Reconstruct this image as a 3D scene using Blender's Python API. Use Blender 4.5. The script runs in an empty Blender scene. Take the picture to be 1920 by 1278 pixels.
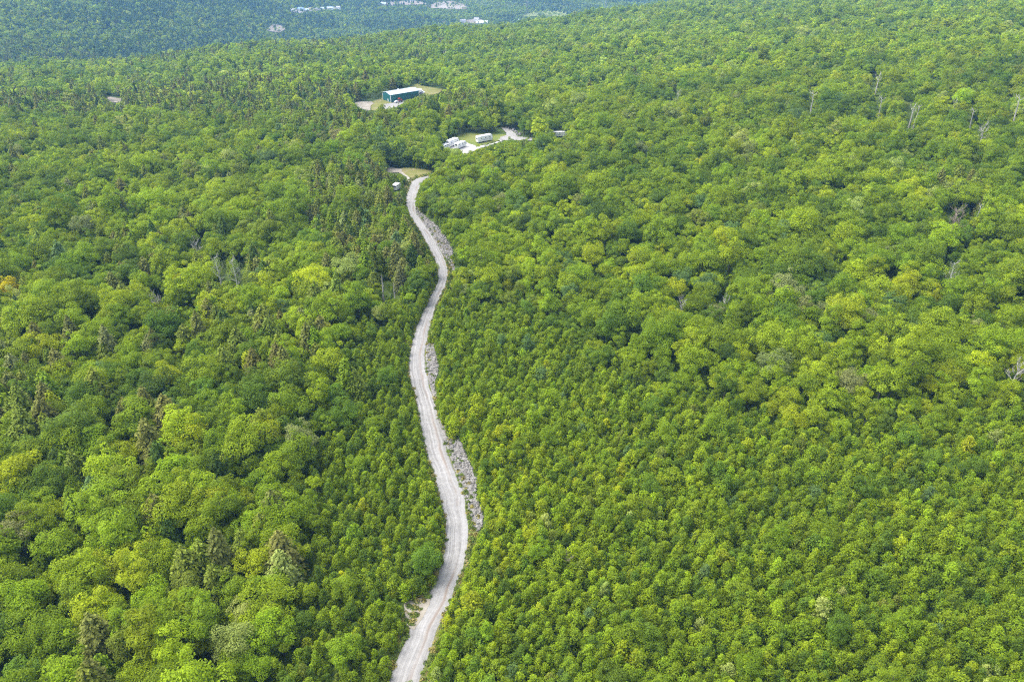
import bpy, math, random
import numpy as np
from mathutils import Matrix, Vector

rng = np.random.default_rng(7)
random.seed(7)
PI = math.pi
scene = bpy.context.scene
COL = scene.collection

# ------------------------------------------------------------------ camera numbers
W, HPX, F = 1920.0, 1278.0, 1493.0
CAMH = 110.0
PITCH = math.radians(30)
SP, CP = math.sin(PITCH), math.cos(PITCH)

# ------------------------------------------------------------------ terrain
BY = np.array([-600, 0, 100, 200, 300, 400, 500, 600, 750, 1000, 1200, 1380, 1600, 2400, 7000.])
BZ = np.array([30, 6, 2.5, 0, -4, -10.5, -18.5, -28, -41, -63, -78, -92, -108, -150, -190.])

def sstep(t):
    t = np.clip(t, 0, 1)
    return t * t * (3 - 2 * t)

def terr(x, y):
    x = np.asarray(x, float); y = np.asarray(y, float)
    # smoothed piecewise profile
    b = 0
    for o in (-60, -30, 0, 30, 60):
        b = b + np.interp(y + o, BY, BZ) / 5
    xr = np.where(x > 0, x, 0); xl = np.where(x < 0, x, 0)
    g = sstep((y - 40) / 500.)
    near = b + xr * (0.03 + 0.06 * g) * (1 - 0.25 * sstep((xr - 900) / 1500)) + xl * (0.015 + 0.025 * g)
    D = 1384 + np.where(x > 0, 0.5 * x, 0.62 * x)
    D = np.maximum(D, 520)
    q = (y - D) / 60.0
    drop = 0.27 * 60 * np.log1p(np.exp(np.clip(q, -30, 30))) + 0.27 * 60 * np.maximum(q - 30, 0)
    n1 = near - drop
    far = -230 + 128 * sstep((-330 - x) / 620.) + 60 * sstep((y - 2900) / 1500.) + 120 * sstep((y - 3600) / 2500.)
    k = 9.0
    m = np.maximum(n1, far)
    z = m + k * np.log(np.exp((n1 - m) / k) + np.exp((far - m) / k))
    amp = 0.6 + 3.2 * sstep((y - 250) / 700.)
    z = z + amp * (np.sin(x * .021 + y * .013 + 1.3) * .6 + np.sin(x * -.011 + y * .026 + .4) * .6 + np.sin(x * .034 - y * .017) * .35)
    # the lots stand on levelled ground
    for cx, cy, zz, r in FLATS:
        d = np.hypot(x - cx, y - cy)
        w = 1 - sstep((d - r) / (r * 1.2))
        z = z * (1 - w) + zz * w
    return z
FLATS = []

def ray(px, py):
    dx = (np.asarray(px, float) - 960) / F
    dy = (639 - np.asarray(py, float)) / F
    return dx, dy * SP + CP, dy * CP - SP

def ground(px, py):
    """point of the terrain seen at photo pixel (px, py)"""
    dx, vy, vz = ray(px, py)
    dx = np.atleast_1d(dx); vy = np.atleast_1d(vy); vz = np.atleast_1d(vz)
    t0 = np.full(dx.shape, 60.0); hit = np.zeros(dx.shape, bool); t1 = t0.copy()
    t = t0.copy()
    for i in range(900):
        tn = np.where(hit, t, t * 1.0055)
        h = CAMH + vz * tn - terr(dx * tn, vy * tn)
        nh = (h < 0) & ~hit
        t0 = np.where(nh, t, t0); t1 = np.where(nh, tn, t1)
        hit |= nh
        t = tn
        if hit.all(): break
    t1 = np.where(hit, t1, t); t0 = np.where(hit, t0, t)
    for i in range(22):
        m = (t0 + t1) / 2
        h = CAMH + vz * m - terr(dx * m, vy * m)
        t0 = np.where(h > 0, m, t0); t1 = np.where(h > 0, t1, m)
    t = (t0 + t1) / 2
    x, y = dx * t, vy * t
    return np.stack([x, y, terr(x, y)], -1)

def g1(px, py):
    return ground([px], [py])[0]

def project(p):
    p = np.asarray(p, float)
    x, y, z = p[..., 0], p[..., 1], p[..., 2] - CAMH
    zc = y * CP - z * SP
    yu = y * SP + z * CP
    zc_ = np.where(zc < 1, 1, zc)
    return 960 + F * x / zc_, 639 - F * yu / zc_, zc

# ------------------------------------------------------------------ pixel outlines read off the photograph
def off(pts, s, ox, oy):
    return [(a / s + ox, b / s + oy) for a, b in pts]

ROAD = [(1300, 718, 779), (1278, 727.5, 787), (1252, 738, 796), (1225, 749, 806), (1196, 760.6, 817), (1166, 777, 826), (1131, 799, 840),
        (1092, 818, 862), (1048, 834, 876), (989, 837.5, 880), (944, 829, 874), (900, 817, 858), (870, 806, 846), (828, 794, 834),
        (785, 787, 822), (757, 783, 815), (729, 776, 807), (701, 765, 799), (673, 767, 797), (644.5, 772, 800), (616, 780, 806),
        (588, 791, 813), (570, 801, 820), (552, 810, 829), (530, 821, 839), (508, 822, 841), (486, 815, 834), (464, 804, 823), (442, 792, 810),
        (420, 778, 794), (405, 769, 782), (387, 762, 779), (366, 763, 781), (348, 768, 788), (335, 777, 799)]
BANKS = [off([(555, 410), (640, 500), (720, 560), (790, 650), (850, 740), (862, 800), (835, 835), (890, 945), (862, 950), (810, 860), (760, 780), (700, 700), (640, 625), (590, 530), (550, 450)], 4.564, 660, 300),
         off([(575, 290), (620, 320), (642, 450), (640, 500), (620, 560), (635, 665), (612, 660), (580, 540), (562, 400), (566, 320)], 3.55, 640, 560),
         off([(600, 20), (640, 40), (680, 180), (745, 250), (790, 205), (830, 300), (905, 480), (945, 610), (950, 740), (1005, 930), (1005, 1030), (950, 1065), (915, 1000), (880, 860), (820, 680), (750, 500), (690, 330), (640, 180)], 4.915, 700, 780)]
CLEAR = {  # name: (outline, material key, extra)
    'bare_patch': off([(355, 800), (400, 775), (470, 775), (470, 800), (440, 860), (400, 915), (370, 900)], 3.38, 660, 900),
    'turnout_earth': off([(285, 72), (330, 65), (425, 80), (430, 105), (490, 150), (540, 185), (500, 225), (455, 255), (440, 240), (480, 200), (470, 150), (400, 110), (300, 112)], 4.564, 660, 300),
    'turnout_grass': off([(420, 70), (560, 75), (660, 90), (705, 105), (655, 150), (545, 185), (490, 150), (430, 110)], 4.564, 660, 300),
    'camper_grass': off([(255, 165), (400, 150), (880, 165), (960, 170), (860, 250), (560, 330), (400, 300), (280, 240)], 7.385, 820, 230),
    'camper_gravel': off([(80, 340), (150, 320), (300, 270), (390, 280), (550, 330), (640, 322), (860, 262), (865, 240), (900, 262), (640, 350), (460, 420), (370, 475), (300, 370), (100, 370)], 7.385, 820, 230),
    'far_road': off([(885, 65), (950, 75), (1000, 95), (1085, 160), (1110, 200), (1330, 215), (1310, 255), (1050, 250), (860, 250), (870, 205), (955, 180), (950, 140), (895, 90)], 7.385, 820, 230),
    'shed_gravel': off([(560, 540), (690, 525), (930, 480), (935, 520), (860, 560), (720, 600), (600, 640), (560, 600)], 9.6, 660, 140),
    'shed_earth': off([(20, 512), (180, 488), (360, 492), (390, 530), (340, 560), (330, 640), (250, 672), (160, 630), (90, 575)], 9.6, 660, 140),
    'shed_weeds': off([(360, 492), (545, 430), (560, 470), (690, 525), (560, 545), (470, 590), (440, 660), (350, 650), (345, 560), (395, 530)], 9.6, 660, 140),
    'shed_grass': off([(1010, 250), (1180, 165), (1200, 190), (1320, 220), (1640, 270), (1570, 340), (1450, 370), (1450, 420), (1280, 360), (1200, 280)], 9.6, 660, 140),
    'shed_apron': off([(545, 470), (700, 515), (1000, 470), (1260, 390), (1270, 340), (1195, 280), (1040, 250), (545, 345)], 9.6, 660, 140),
    'sand_pit': off([(1110, 55), (1150, 25), (1330, 18), (1480, 8), (1580, 35), (1640, 55), (1720, 25), (1800, 10), (1930, 30), (2000, 65), (2000, 95), (1900, 97), (1640, 85), (1560, 50), (1200, 62)], 5.333, 500, 0),
    'valley_clearing': off([(0, 305), (55, 250), (130, 250), (195, 290), (130, 330), (40, 320)], 5.333, 500, 0),
    'hay_field': off([(705, 150), (800, 118), (960, 108), (1080, 102), (1160, 145), (1100, 165), (900, 150), (720, 168)], 5.05, 840, 0),
    'valley_street': off([(235, 112), (330, 90), (450, 88), (600, 78), (740, 75), (740, 95), (600, 100), (420, 118), (330, 135), (240, 122)], 5.333, 500, 0),
    'small_gap': [(196, 184), (206, 182), (228, 186), (226, 194), (206, 192)],
    'valley_yard': off([(110, 200), (300, 180), (380, 225), (300, 232), (120, 218)], 5.05, 840, 0),
}
# objects the trees may not hide
OPEN = [off([(545, 345), (1040, 250), (1195, 280), (1270, 330), (1260, 395), (1190, 400), (1020, 395), (900, 470), (920, 520), (700, 520), (545, 470)], 9.6, 660, 140),
        off([(75, 350), (150, 270), (280, 215), (380, 260), (390, 300), (300, 380), (240, 350), (120, 350)], 7.385, 820, 230),
        off([(535, 230), (640, 160), (745, 170), (745, 230), (600, 290), (530, 290)], 7.385, 820, 230),
        off([(1610, 155), (1780, 155), (1775, 195), (1690, 215), (1620, 195)], 7.385, 820, 230),
        [(738, 347), (750, 347), (750, 360), (740, 360)]]

# levelled lots
for (px, py, r) in ((752, 190, 34), (880, 272, 30), (965, 252, 18), (762, 330, 18)):
    p = g1(px, py)
    FLATS.append((p[0], p[1], float(p[2]), r))

def raster(polys, scale=2):
    w, h = int(W * scale), int(HPX * scale)
    m = np.zeros((h, w), bool)
    for P in polys:
        P = np.array(P, float) * scale
        y0, y1 = max(0, int(P[:, 1].min())), min(h - 1, int(P[:, 1].max()) + 1)
        x0, x1 = max(0, int(P[:, 0].min())), min(w - 1, int(P[:, 0].max()) + 1)
        if y1 <= y0 or x1 <= x0: continue
        m[y0:y1 + 1, x0:x1 + 1] |= inpoly(P, *np.meshgrid(np.arange(x0, x1 + 1) + .5, np.arange(y0, y1 + 1) + .5))
    return m

def inpoly(P, X, Y):
    P = np.asarray(P, float)
    c = np.zeros(np.shape(X), bool)
    n = len(P); j = n - 1
    for i in range(n):
        xi, yi = P[i]; xj, yj = P[j]
        if yi != yj:
            c ^= ((yi > Y) != (yj > Y)) & (X < (xj - xi) * (Y - yi) / (yj - yi) + xi)
        j = i
    return c

SNAGS = [(1267, 172, 22), (1517, 168, 48), (1636, 142, 34), (1645, 185, 40), (1702, 200, 46), (1711, 198, 46), (1783, 190, 24), (1815, 210, 40), (1834, 232, 40), (1893, 182, 55), (1780, 388, 55), (1822, 385, 26), (1770, 495, 50), (1659, 527, 26), (1276, 560, 24), (1352, 560, 18), (421, 482, 55), (452, 487, 55), (374, 450, 24), (303, 550, 24), (720, 520, 45), (742, 535, 30)]
OPEN += [[(x - 3, y), (x + 3, y), (x + 2, y + h), (x - 2, y + h)] for x, y, h in SNAGS]
roadpoly = [(l, y) for y, l, r in ROAD] + [(r, y) for y, l, r in ROAD[::-1]]
bp = np.array(CLEAR['bare_patch']); CLEAR['bare_patch'] = [tuple(q) for q in (bp - bp.mean(0)) * 1.45 + bp.mean(0)]
KEEP = raster([roadpoly] + BANKS + list(CLEAR.values()) + OPEN)

def keep_hit(px, py):
    ix = (px * 2).astype(int); iy = (py * 2).astype(int)
    ok = (ix >= 0) & (iy >= 0) & (ix < KEEP.shape[1]) & (iy < KEEP.shape[0])
    return ok & KEEP[np.clip(iy, 0, KEEP.shape[0] - 1), np.clip(ix, 0, KEEP.shape[1] - 1)]

# ------------------------------------------------------------------ materials
def mat(name, base=(.5, .5, .5), rough=.8, spec=.3, metal=0.):
    m = bpy.data.materials.new(name); m.use_nodes = True
    nt = m.node_tree; b = nt.nodes['Principled BSDF']
    b.inputs['Base Color'].default_value = (*base, 1); b.inputs['Roughness'].default_value = rough
    b.inputs['Specular IOR Level'].default_value = spec; b.inputs['Metallic'].default_value = metal
    return m, nt, b

def ramp(nt, stops):
    r = nt.nodes.new('ShaderNodeValToRGB')
    e = r.color_ramp.elements
    while len(e) < len(stops): e.new(.5)
    for k, (p, c) in zip(e, stops): k.position = p; k.color = (*c, 1)
    return r

def noise_mat(name, stops, scale, detail=6, rough=.9, bump=0., scale2=None, spec=.2):
    m, nt, b = mat(name, rough=rough, spec=spec)
    tc = nt.nodes.new('ShaderNodeTexCoord'); n = nt.nodes.new('ShaderNodeTexNoise')
    n.inputs['Scale'].default_value = scale; n.inputs['Detail'].default_value = detail; n.inputs['Roughness'].default_value = .65
    nt.links.new(tc.outputs['Object'], n.inputs['Vector'])
    r = ramp(nt, stops); fac = n.outputs['Fac']
    if scale2:
        n2 = nt.nodes.new('ShaderNodeTexNoise'); n2.inputs['Scale'].default_value = scale2; n2.inputs['Detail'].default_value = 5
        nt.links.new(tc.outputs['Object'], n2.inputs['Vector'])
        mx = nt.nodes.new('ShaderNodeMath'); mx.operation = 'ADD'; nt.links.new(fac, mx.inputs[0]); nt.links.new(n2.outputs['Fac'], mx.inputs[1])
        hf = nt.nodes.new('ShaderNodeMath'); hf.operation = 'MULTIPLY'; hf.inputs[1].default_value = .5
        nt.links.new(mx.outputs[0], hf.inputs[0]); fac = hf.outputs[0]
    nt.links.new(fac, r.inputs['Fac']); nt.links.new(r.outputs['Color'], b.inputs['Base Color'])
    if bump:
        bp = nt.nodes.new('ShaderNodeBump'); bp.inputs['Strength'].default_value = bump; bp.inputs['Distance'].default_value = .1
        nt.links.new(fac, bp.inputs['Height']); nt.links.new(bp.outputs['Normal'], b.inputs['Normal'])
    return m

def leaf_mat(name, trans=.3, spread=.36):
    m = bpy.data.materials.new(name); m.use_nodes = True
    nt = m.node_tree; nt.nodes.clear()
    out = nt.nodes.new('ShaderNodeOutputMaterial')
    a = nt.nodes.new('ShaderNodeAttribute'); a.attribute_type = 'INSTANCER'; a.attribute_name = 'tint'
    v = nt.nodes.new('ShaderNodeAttribute'); v.attribute_type = 'GEOMETRY'; v.attribute_name = 'leafvar'
    mr = nt.nodes.new('ShaderNodeMapRange'); mr.inputs['To Min'].default_value = 1 - spread; mr.inputs['To Max'].default_value = 1 + spread
    nt.links.new(v.outputs['Fac'], mr.inputs['Value'])
    mul = nt.nodes.new('ShaderNodeVectorMath'); mul.operation = 'SCALE'
    nt.links.new(a.outputs['Color'], mul.inputs[0]); nt.links.new(mr.outputs['Result'], mul.inputs['Scale'])
    p = nt.nodes.new('ShaderNodeBsdfPrincipled'); p.inputs['Roughness'].default_value = .6; p.inputs['Specular IOR Level'].default_value = .07
    nt.links.new(mul.outputs['Vector'], p.inputs['Base Color'])
    t = nt.nodes.new('ShaderNodeBsdfTranslucent')
    yel = nt.nodes.new('ShaderNodeVectorMath'); yel.operation = 'MULTIPLY'; yel.inputs[1].default_value = (1.05, 1.0, .6)
    nt.links.new(mul.outputs['Vector'], yel.inputs[0]); nt.links.new(yel.outputs['Vector'], t.inputs['Color'])
    mx = nt.nodes.new('ShaderNodeMixShader'); mx.inputs['Fac'].default_value = trans
    nt.links.new(p.outputs['BSDF'], mx.inputs[1]); nt.links.new(t.outputs['BSDF'], mx.inputs[2])
    nt.links.new(mx.outputs['Shader'], out.inputs['Surface'])
    return m

M = {}
M['leaf'] = leaf_mat('broad_leaf', trans=.46)
M['needle'] = leaf_mat('needle_leaf', trans=.3, spread=.36)
M['bark'] = noise_mat('bark_grey', [(.3, (.07, .06, .05)), (.7, (.17, .15, .13))], 3)
M['dead'] = noise_mat('dead_wood', [(.3, (.26, .245, .225)), (.7, (.46, .44, .41))], 2)
M['deadbrown'] = noise_mat('dead_twigs', [(.3, (.20, .15, .125)), (.7, (.33, .265, .225))], 2)
M['birch'] = noise_mat('birch_bark', [(.35, (.30, .29, .27)), (.5, (.62, .61, .58)), (.8, (.7, .69, .66))], 1.5)
M['floor'] = noise_mat('forest_floor', [(.3, (.040, .062, .012)), (.55, (.075, .115, .018)), (.75, (.11, .11, .04))], 1.6, scale2=.12)
M['gravel'] = noise_mat('pale_gravel', [(.3, (.19, .18, .165)), (.5, (.27, .26, .245)), (.7, (.36, .35, .335))], .55, detail=10, scale2=.12, bump=.3)
M['whitegravel'] = noise_mat('white_gravel', [(.3, (.30, .285, .265)), (.7, (.50, .49, .475))], .5, detail=8, scale2=.1)
M['earth'] = noise_mat('bare_earth', [(.3, (.13, .10, .072)), (.5, (.21, .18, .14)), (.72, (.31, .285, .25))], .6, detail=8, scale2=.13, bump=.3)
M['dirtgrass'] = noise_mat('weedy_earth', [(.3, (.11, .13, .025)), (.5, (.17, .17, .045)), (.66, (.24, .20, .11)), (.8, (.28, .24, .16))], .35, detail=8, scale2=.09)
M['drygrass'] = noise_mat('rough_grass', [(.3, (.085, .13, .02)), (.5, (.15, .18, .032)), (.75, (.21, .195, .06))], .25, detail=8, scale2=.07)
M['palesoil'] = noise_mat('pale_soil', [(.3, (.19, .165, .125)), (.5, (.29, .262, .215)), (.7, (.39, .37, .335))], .5, detail=8, scale2=.12)
M['vergegrass'] = noise_mat('verge_grass_soil', [(.3, (.06, .09, .018)), (.5, (.11, .13, .028)), (.62, (.17, .145, .08)), (.78, (.25, .22, .17))], .8, detail=8, scale2=.2)
M['sand'] = noise_mat('pit_sand', [(.3, (.17, .135, .10)), (.55, (.26, .225, .185)), (.8, (.36, .33, .295))], .03, detail=8, scale2=.012)
M['field'] = noise_mat('hay_grass', [(.3, (.13, .17, .04)), (.7, (.22, .24, .08))], .03, detail=6)
M['rock'] = noise_mat('riprap_stone', [(.3, (.11, .10, .09)), (.5, (.21, .20, .186)), (.75, (.35, .34, .325))], .9, detail=6, bump=.4)
M['grasstuft'] = leaf_mat('grass_blade', trans=.2)

# road: wheel tracks run along its length (u across, v along)
def road_mat():
    m, nt, b = mat('gravel_road', rough=.92, spec=.15)
    uv = nt.nodes.new('ShaderNodeUVMap'); uv.uv_map = 'UVMap'
    mp = nt.nodes.new('ShaderNodeMapping'); mp.inputs['Scale'].default_value = (11, .035, 1); nt.links.new(uv.outputs['UV'], mp.inputs['Vector'])
    n = nt.nodes.new('ShaderNodeTexNoise'); n.inputs['Scale'].default_value = 1; n.inputs['Detail'].default_value = 5; n.inputs['Roughness'].default_value = .6
    nt.links.new(mp.outputs['Vector'], n.inputs['Vector'])
    tc = nt.nodes.new('ShaderNodeTexCoord'); n2 = nt.nodes.new('ShaderNodeTexNoise'); n2.inputs['Scale'].default_value = 1.1; n2.inputs['Detail'].default_value = 9
    n2.inputs['Roughness'].default_value = .7
    nt.links.new(tc.outputs['Object'], n2.inputs['Vector'])
    n3 = nt.nodes.new('ShaderNodeTexNoise'); n3.inputs['Scale'].default_value = .07; n3.inputs['Detail'].default_value = 4
    nt.links.new(tc.outputs['Object'], n3.inputs['Vector'])
    r = ramp(nt, [(.32, (.145, .138, .130)), (.43, (.222, .215, .206)), (.52, (.280, .273, .263)), (.64, (.355, .348, .338))])
    add = nt.nodes.new('ShaderNodeMath'); add.operation = 'MULTIPLY_ADD'; add.inputs[1].default_value = .62
    nt.links.new(n.outputs['Fac'], add.inputs[0])
    s2 = nt.nodes.new('ShaderNodeMath'); s2.operation = 'MULTIPLY'; s2.inputs[1].default_value = .38; nt.links.new(n2.outputs['Fac'], s2.inputs[0])
    nt.links.new(s2.outputs[0], add.inputs[2]); nt.links.new(add.outputs[0], r.inputs['Fac'])
    # reddish worn track
    mx = nt.nodes.new('ShaderNodeMix'); mx.data_type = 'RGBA'; mx.inputs['B'].default_value = (.21, .16, .125, 1)
    sx = nt.nodes.new('ShaderNodeSeparateXYZ'); nt.links.new(uv.outputs['UV'], sx.inputs[0])
    d = nt.nodes.new('ShaderNodeMath'); d.operation = 'SUBTRACT'; d.inputs[1].default_value = .68; nt.links.new(sx.outputs['X'], d.inputs[0])
    ab = nt.nodes.new('ShaderNodeMath'); ab.operation = 'ABSOLUTE'; nt.links.new(d.outputs[0], ab.inputs[0])
    m1 = nt.nodes.new('ShaderNodeMapRange'); m1.inputs['From Min'].default_value = .0; m1.inputs['From Max'].default_value = .11; m1.inputs['To Min'].default_value = .75; m1.inputs['To Max'].default_value = 0
    nt.links.new(ab.outputs[0], m1.inputs['Value'])
    m2 = nt.nodes.new('ShaderNodeMapRange'); m2.inputs['From Min'].default_value = .45; m2.inputs['From Max'].default_value = .62; nt.links.new(n3.outputs['Fac'], m2.inputs['Value'])
    pr = nt.nodes.new('ShaderNodeMath'); pr.operation = 'MULTIPLY'; nt.links.new(m1.outputs[0], pr.inputs[0]); nt.links.new(m2.outputs[0], pr.inputs[1])
    nt.links.new(pr.outputs[0], mx.inputs['Factor']); nt.links.new(r.outputs['Color'], mx.inputs['A'])
    nt.links.new(mx.outputs['Result'], b.inputs['Base Color'])
    bp = nt.nodes.new('ShaderNodeBump'); bp.inputs['Strength'].default_value = .5; bp.inputs['Distance'].default_value = .12
    nt.links.new(add.outputs[0], bp.inputs['Height']); nt.links.new(bp.outputs['Normal'], b.inputs['Normal'])
    return m
M['road'] = road_mat()

def paint(name, c, rough=.45, spec=.4, dirt=.12):
    d = tuple(v * (1 - dirt) for v in c)
    return noise_mat(name, [(.35, d), (.65, c)], .8, rough=rough, spec=spec)
M['white'] = paint('white_panel', (.80, .80, .80))
M['offwhite'] = paint('cream_panel', (.70, .68, .63))
M['teal'] = paint('teal_green_siding', (.025, .150, .150), rough=.5)
M['tealdark'] = paint('dark_teal_door', (.03, .095, .105), rough=.5)
M['roofw'] = paint('white_metal_roof', (.40, .48, .56), rough=.45, dirt=.06)
M['red'] = paint('red_paint', (.48, .045, .025))
M['darkmetal'] = paint('dark_metal', (.04, .04, .045))
M['tyre'] = paint('black_rubber', (.02, .02, .02), rough=.9)
M['glass'] = mat('dark_glass', (.03, .04, .05), rough=.1, spec=.6)[0]
M['grey'] = paint('grey_metal', (.33, .34, .35))
M['lightgrey'] = paint('light_grey_metal', (.55, .56, .58))
M['bluetarp'] = paint('blue_roofing', (.10, .22, .45))
M['brownroof'] = paint('brown_roofing', (.16, .12, .10))
M['greyroof'] = paint('grey_shingles', (.30, .30, .31))
M['stripe'] = paint('grey_stripe', (.35, .38, .44))

# ------------------------------------------------------------------ object helpers
def link(o): COL.objects.link(o); return o

def tag(o, label=None, cat=None, group=None, kind=None):
    if label: o['label'] = label
    if cat: o['category'] = cat
    if group: o['group'] = group
    if kind: o['kind'] = kind
    return o

def empty(name, loc, rz=0, label=None, cat=None, group=None):
    o = link(bpy.data.objects.new(name, None)); o.empty_display_size = .3
    o.location = loc; o.rotation_euler = (0, 0, rz)
    return tag(o, label, cat, group)

class MB:
    def __init__(s): s.v, s.f = [], []
    def add(s, v, f):
        b = len(s.v); s.v += [tuple(p) for p in v]; s.f += [tuple(i + b for i in q) for q in f]; return s
    def box(s, c, d, bev=0., rz=0., taper=1.):
        x, y, z = d[0] / 2, d[1] / 2, d[2] / 2
        if bev <= 0:
            v = [(-x, -y, -z), (x, -y, -z), (x, y, -z), (-x, y, -z), (-x * taper, -y * taper, z), (x * taper, -y * taper, z), (x * taper, y * taper, z), (-x * taper, y * taper, z)]
            f = [(0, 3, 2, 1), (4, 5, 6, 7), (0, 1, 5, 4), (1, 2, 6, 5), (2, 3, 7, 6), (3, 0, 4, 7)]
        else:
            v, f = [], []
            for zz, k in ((-z, 1), (-z + bev, 0), (z - bev, 0), (z, 1)):
                q = bev if k else 0
                a, e = x - q, y - q
                cb = min(bev, a * .9, e * .9)
                v += [(-a + cb, -e, zz), (a - cb, -e, zz), (a, -e + cb, zz), (a, e - cb, zz), (a - cb, e, zz), (-a + cb, e, zz), (-a, e - cb, zz), (-a, -e + cb, zz)]
            for r in range(3):
                for i in range(8):
                    f.append((r * 8 + i, r * 8 + (i + 1) % 8, r * 8 + 8 + (i + 1) % 8, r * 8 + 8 + i))
            f.append(tuple(range(7, -1, -1))); f.append(tuple(range(24, 32)))
        cr, sr = math.cos(rz), math.sin(rz)
        return s.add([(c[0] + a * cr - e * sr, c[1] + a * sr + e * cr, c[2] + k) for a, e, k in v], f)
    def prism(s, prof, y0, y1, axis='y'):
        """profile in (x, z), extruded along y"""
        n = len(prof)
        v = [(a, y0, b) for a, b in prof] + [(a, y1, b) for a, b in prof]
        if axis == 'x': v = [(y, a, z) for a, y, z in v]
        f = [(i, (i + 1) % n, n + (i + 1) % n, n + i) for i in range(n)] + [tuple(range(n - 1, -1, -1)), tuple(range(n, 2 * n))]
        return s.add(v, f)
    def tube(s, pts, rad, n=6, cap=True):
        pts = [Vector(p) for p in pts]; rings = []
        for i, p in enumerate(pts):
            t = (pts[min(i + 1, len(pts) - 1)] - pts[max(i - 1, 0)])
            t = t.normalized() if t.length > 1e-6 else Vector((0, 0, 1))
            a = t.orthogonal().normalized(); b = t.cross(a)
            r = rad[i] if hasattr(rad, '__len__') else rad
            rings.append([p + (a * math.cos(2 * PI * k / n) + b * math.sin(2 * PI * k / n)) * r for k in range(n)])
        f = []
        for i in range(len(pts) - 1):
            for k in range(n):
                f.append((i * n + k, i * n + (k + 1) % n, (i + 1) * n + (k + 1) % n, (i + 1) * n + k))
        if cap: f += [tuple(range(n - 1, -1, -1)), tuple((len(pts) - 1) * n + k for k in range(n))]
        return s.add([p for r in rings for p in r], f)
    def wheel(s, c, r, w, n=14):
        prof = [(r * .55, -w / 2), (r * .92, -w / 2), (r, -w / 2 + .04), (r, w / 2 - .04), (r * .92, w / 2), (r * .55, w / 2)]
        v, f = [], []
        for k in range(n):
            a = 2 * PI * k / n
            v += [(c[0] + q * math.cos(a), c[1] + h, c[2] + q * math.sin(a)) for q, h in prof]
        m = len(prof)
        for k in range(n):
            for i in range(m):
                f.append((k * m + i, k * m + (i + 1) % m, ((k + 1) % n) * m + (i + 1) % m, ((k + 1) % n) * m + i))
        return s.add(v, f)
    def disc(s, c, r, w, n=12):
        v = [(c[0] + r * math.cos(2 * PI * k / n), c[1] - w / 2, c[2] + r * math.sin(2 * PI * k / n)) for k in range(n)] + \
            [(c[0] + r * math.cos(2 * PI * k / n), c[1] + w / 2, c[2] + r * math.sin(2 * PI * k / n)) for k in range(n)]
        f = [(k, (k + 1) % n, n + (k + 1) % n, n + k) for k in range(n)] + [tuple(range(n - 1, -1, -1)), tuple(range(n, 2 * n))]
        return s.add(v, f)
    def mesh(s, name, m):
        me = bpy.data.meshes.new(name); me.from_pydata(s.v, [], s.f); me.update()
        if m: me.materials.append(m)
        return me
    def build(s, name, m, parent=None):
        o = link(bpy.data.objects.new(name, s.mesh(name, m)))
        if parent: o.parent = parent
        return o

def np_mesh(name, V, Fq, mats=(), midx=None, smooth=False):
    me = bpy.data.meshes.new(name)
    V = np.asarray(V, np.float32); Fq = np.asarray(Fq, np.int32); k = Fq.shape[1]
    me.vertices.add(len(V)); me.vertices.foreach_set('co', V.ravel())
    me.loops.add(Fq.size); me.loops.foreach_set('vertex_index', Fq.ravel())
    me.polygons.add(len(Fq)); me.polygons.foreach_set('loop_start', np.arange(len(Fq), dtype=np.int32) * k)
    for m in mats: me.materials.append(m)
    if midx is not None: me.polygons.foreach_set('material_index', np.asarray(midx, np.int32))
    me.update(calc_edges=True); me.validate()
    if smooth: me.polygons.foreach_set('use_smooth', np.ones(len(Fq), bool))
    return me

# ------------------------------------------------------------------ foliage meshes
def unit(a): return a / np.maximum(np.linalg.norm(a, axis=-1, keepdims=True), 1e-9)

def leaf_quads(r, C, N, S, asp=.62, along=None, bend=.25):
    """little bent four-cornered leaf sprays at C facing N"""
    n = len(C)
    N = unit(N)
    t = unit(r.normal(size=(n, 3))) if along is None else unit(along + .25 * r.normal(size=(n, 3)))
    t = unit(t - N * (t * N).sum(-1, keepdims=True)); b = np.cross(N, t)
    S = S[:, None]
    V = np.stack([C + t * S, C + b * S * asp - N * S * bend * r.uniform(.2, 1, (n, 1)), C - t * S * .9, C - b * S * asp - N * S * bend * r.uniform(.2, 1, (n, 1))], 1).reshape(-1, 3)
    Fq = np.arange(4 * n).reshape(n, 4)
    return V, Fq

def add_var(me, vals):
    at = me.attributes.new('leafvar', 'FLOAT', 'POINT')
    at.data.foreach_set('value', np.asarray(vals, np.float32))

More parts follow.
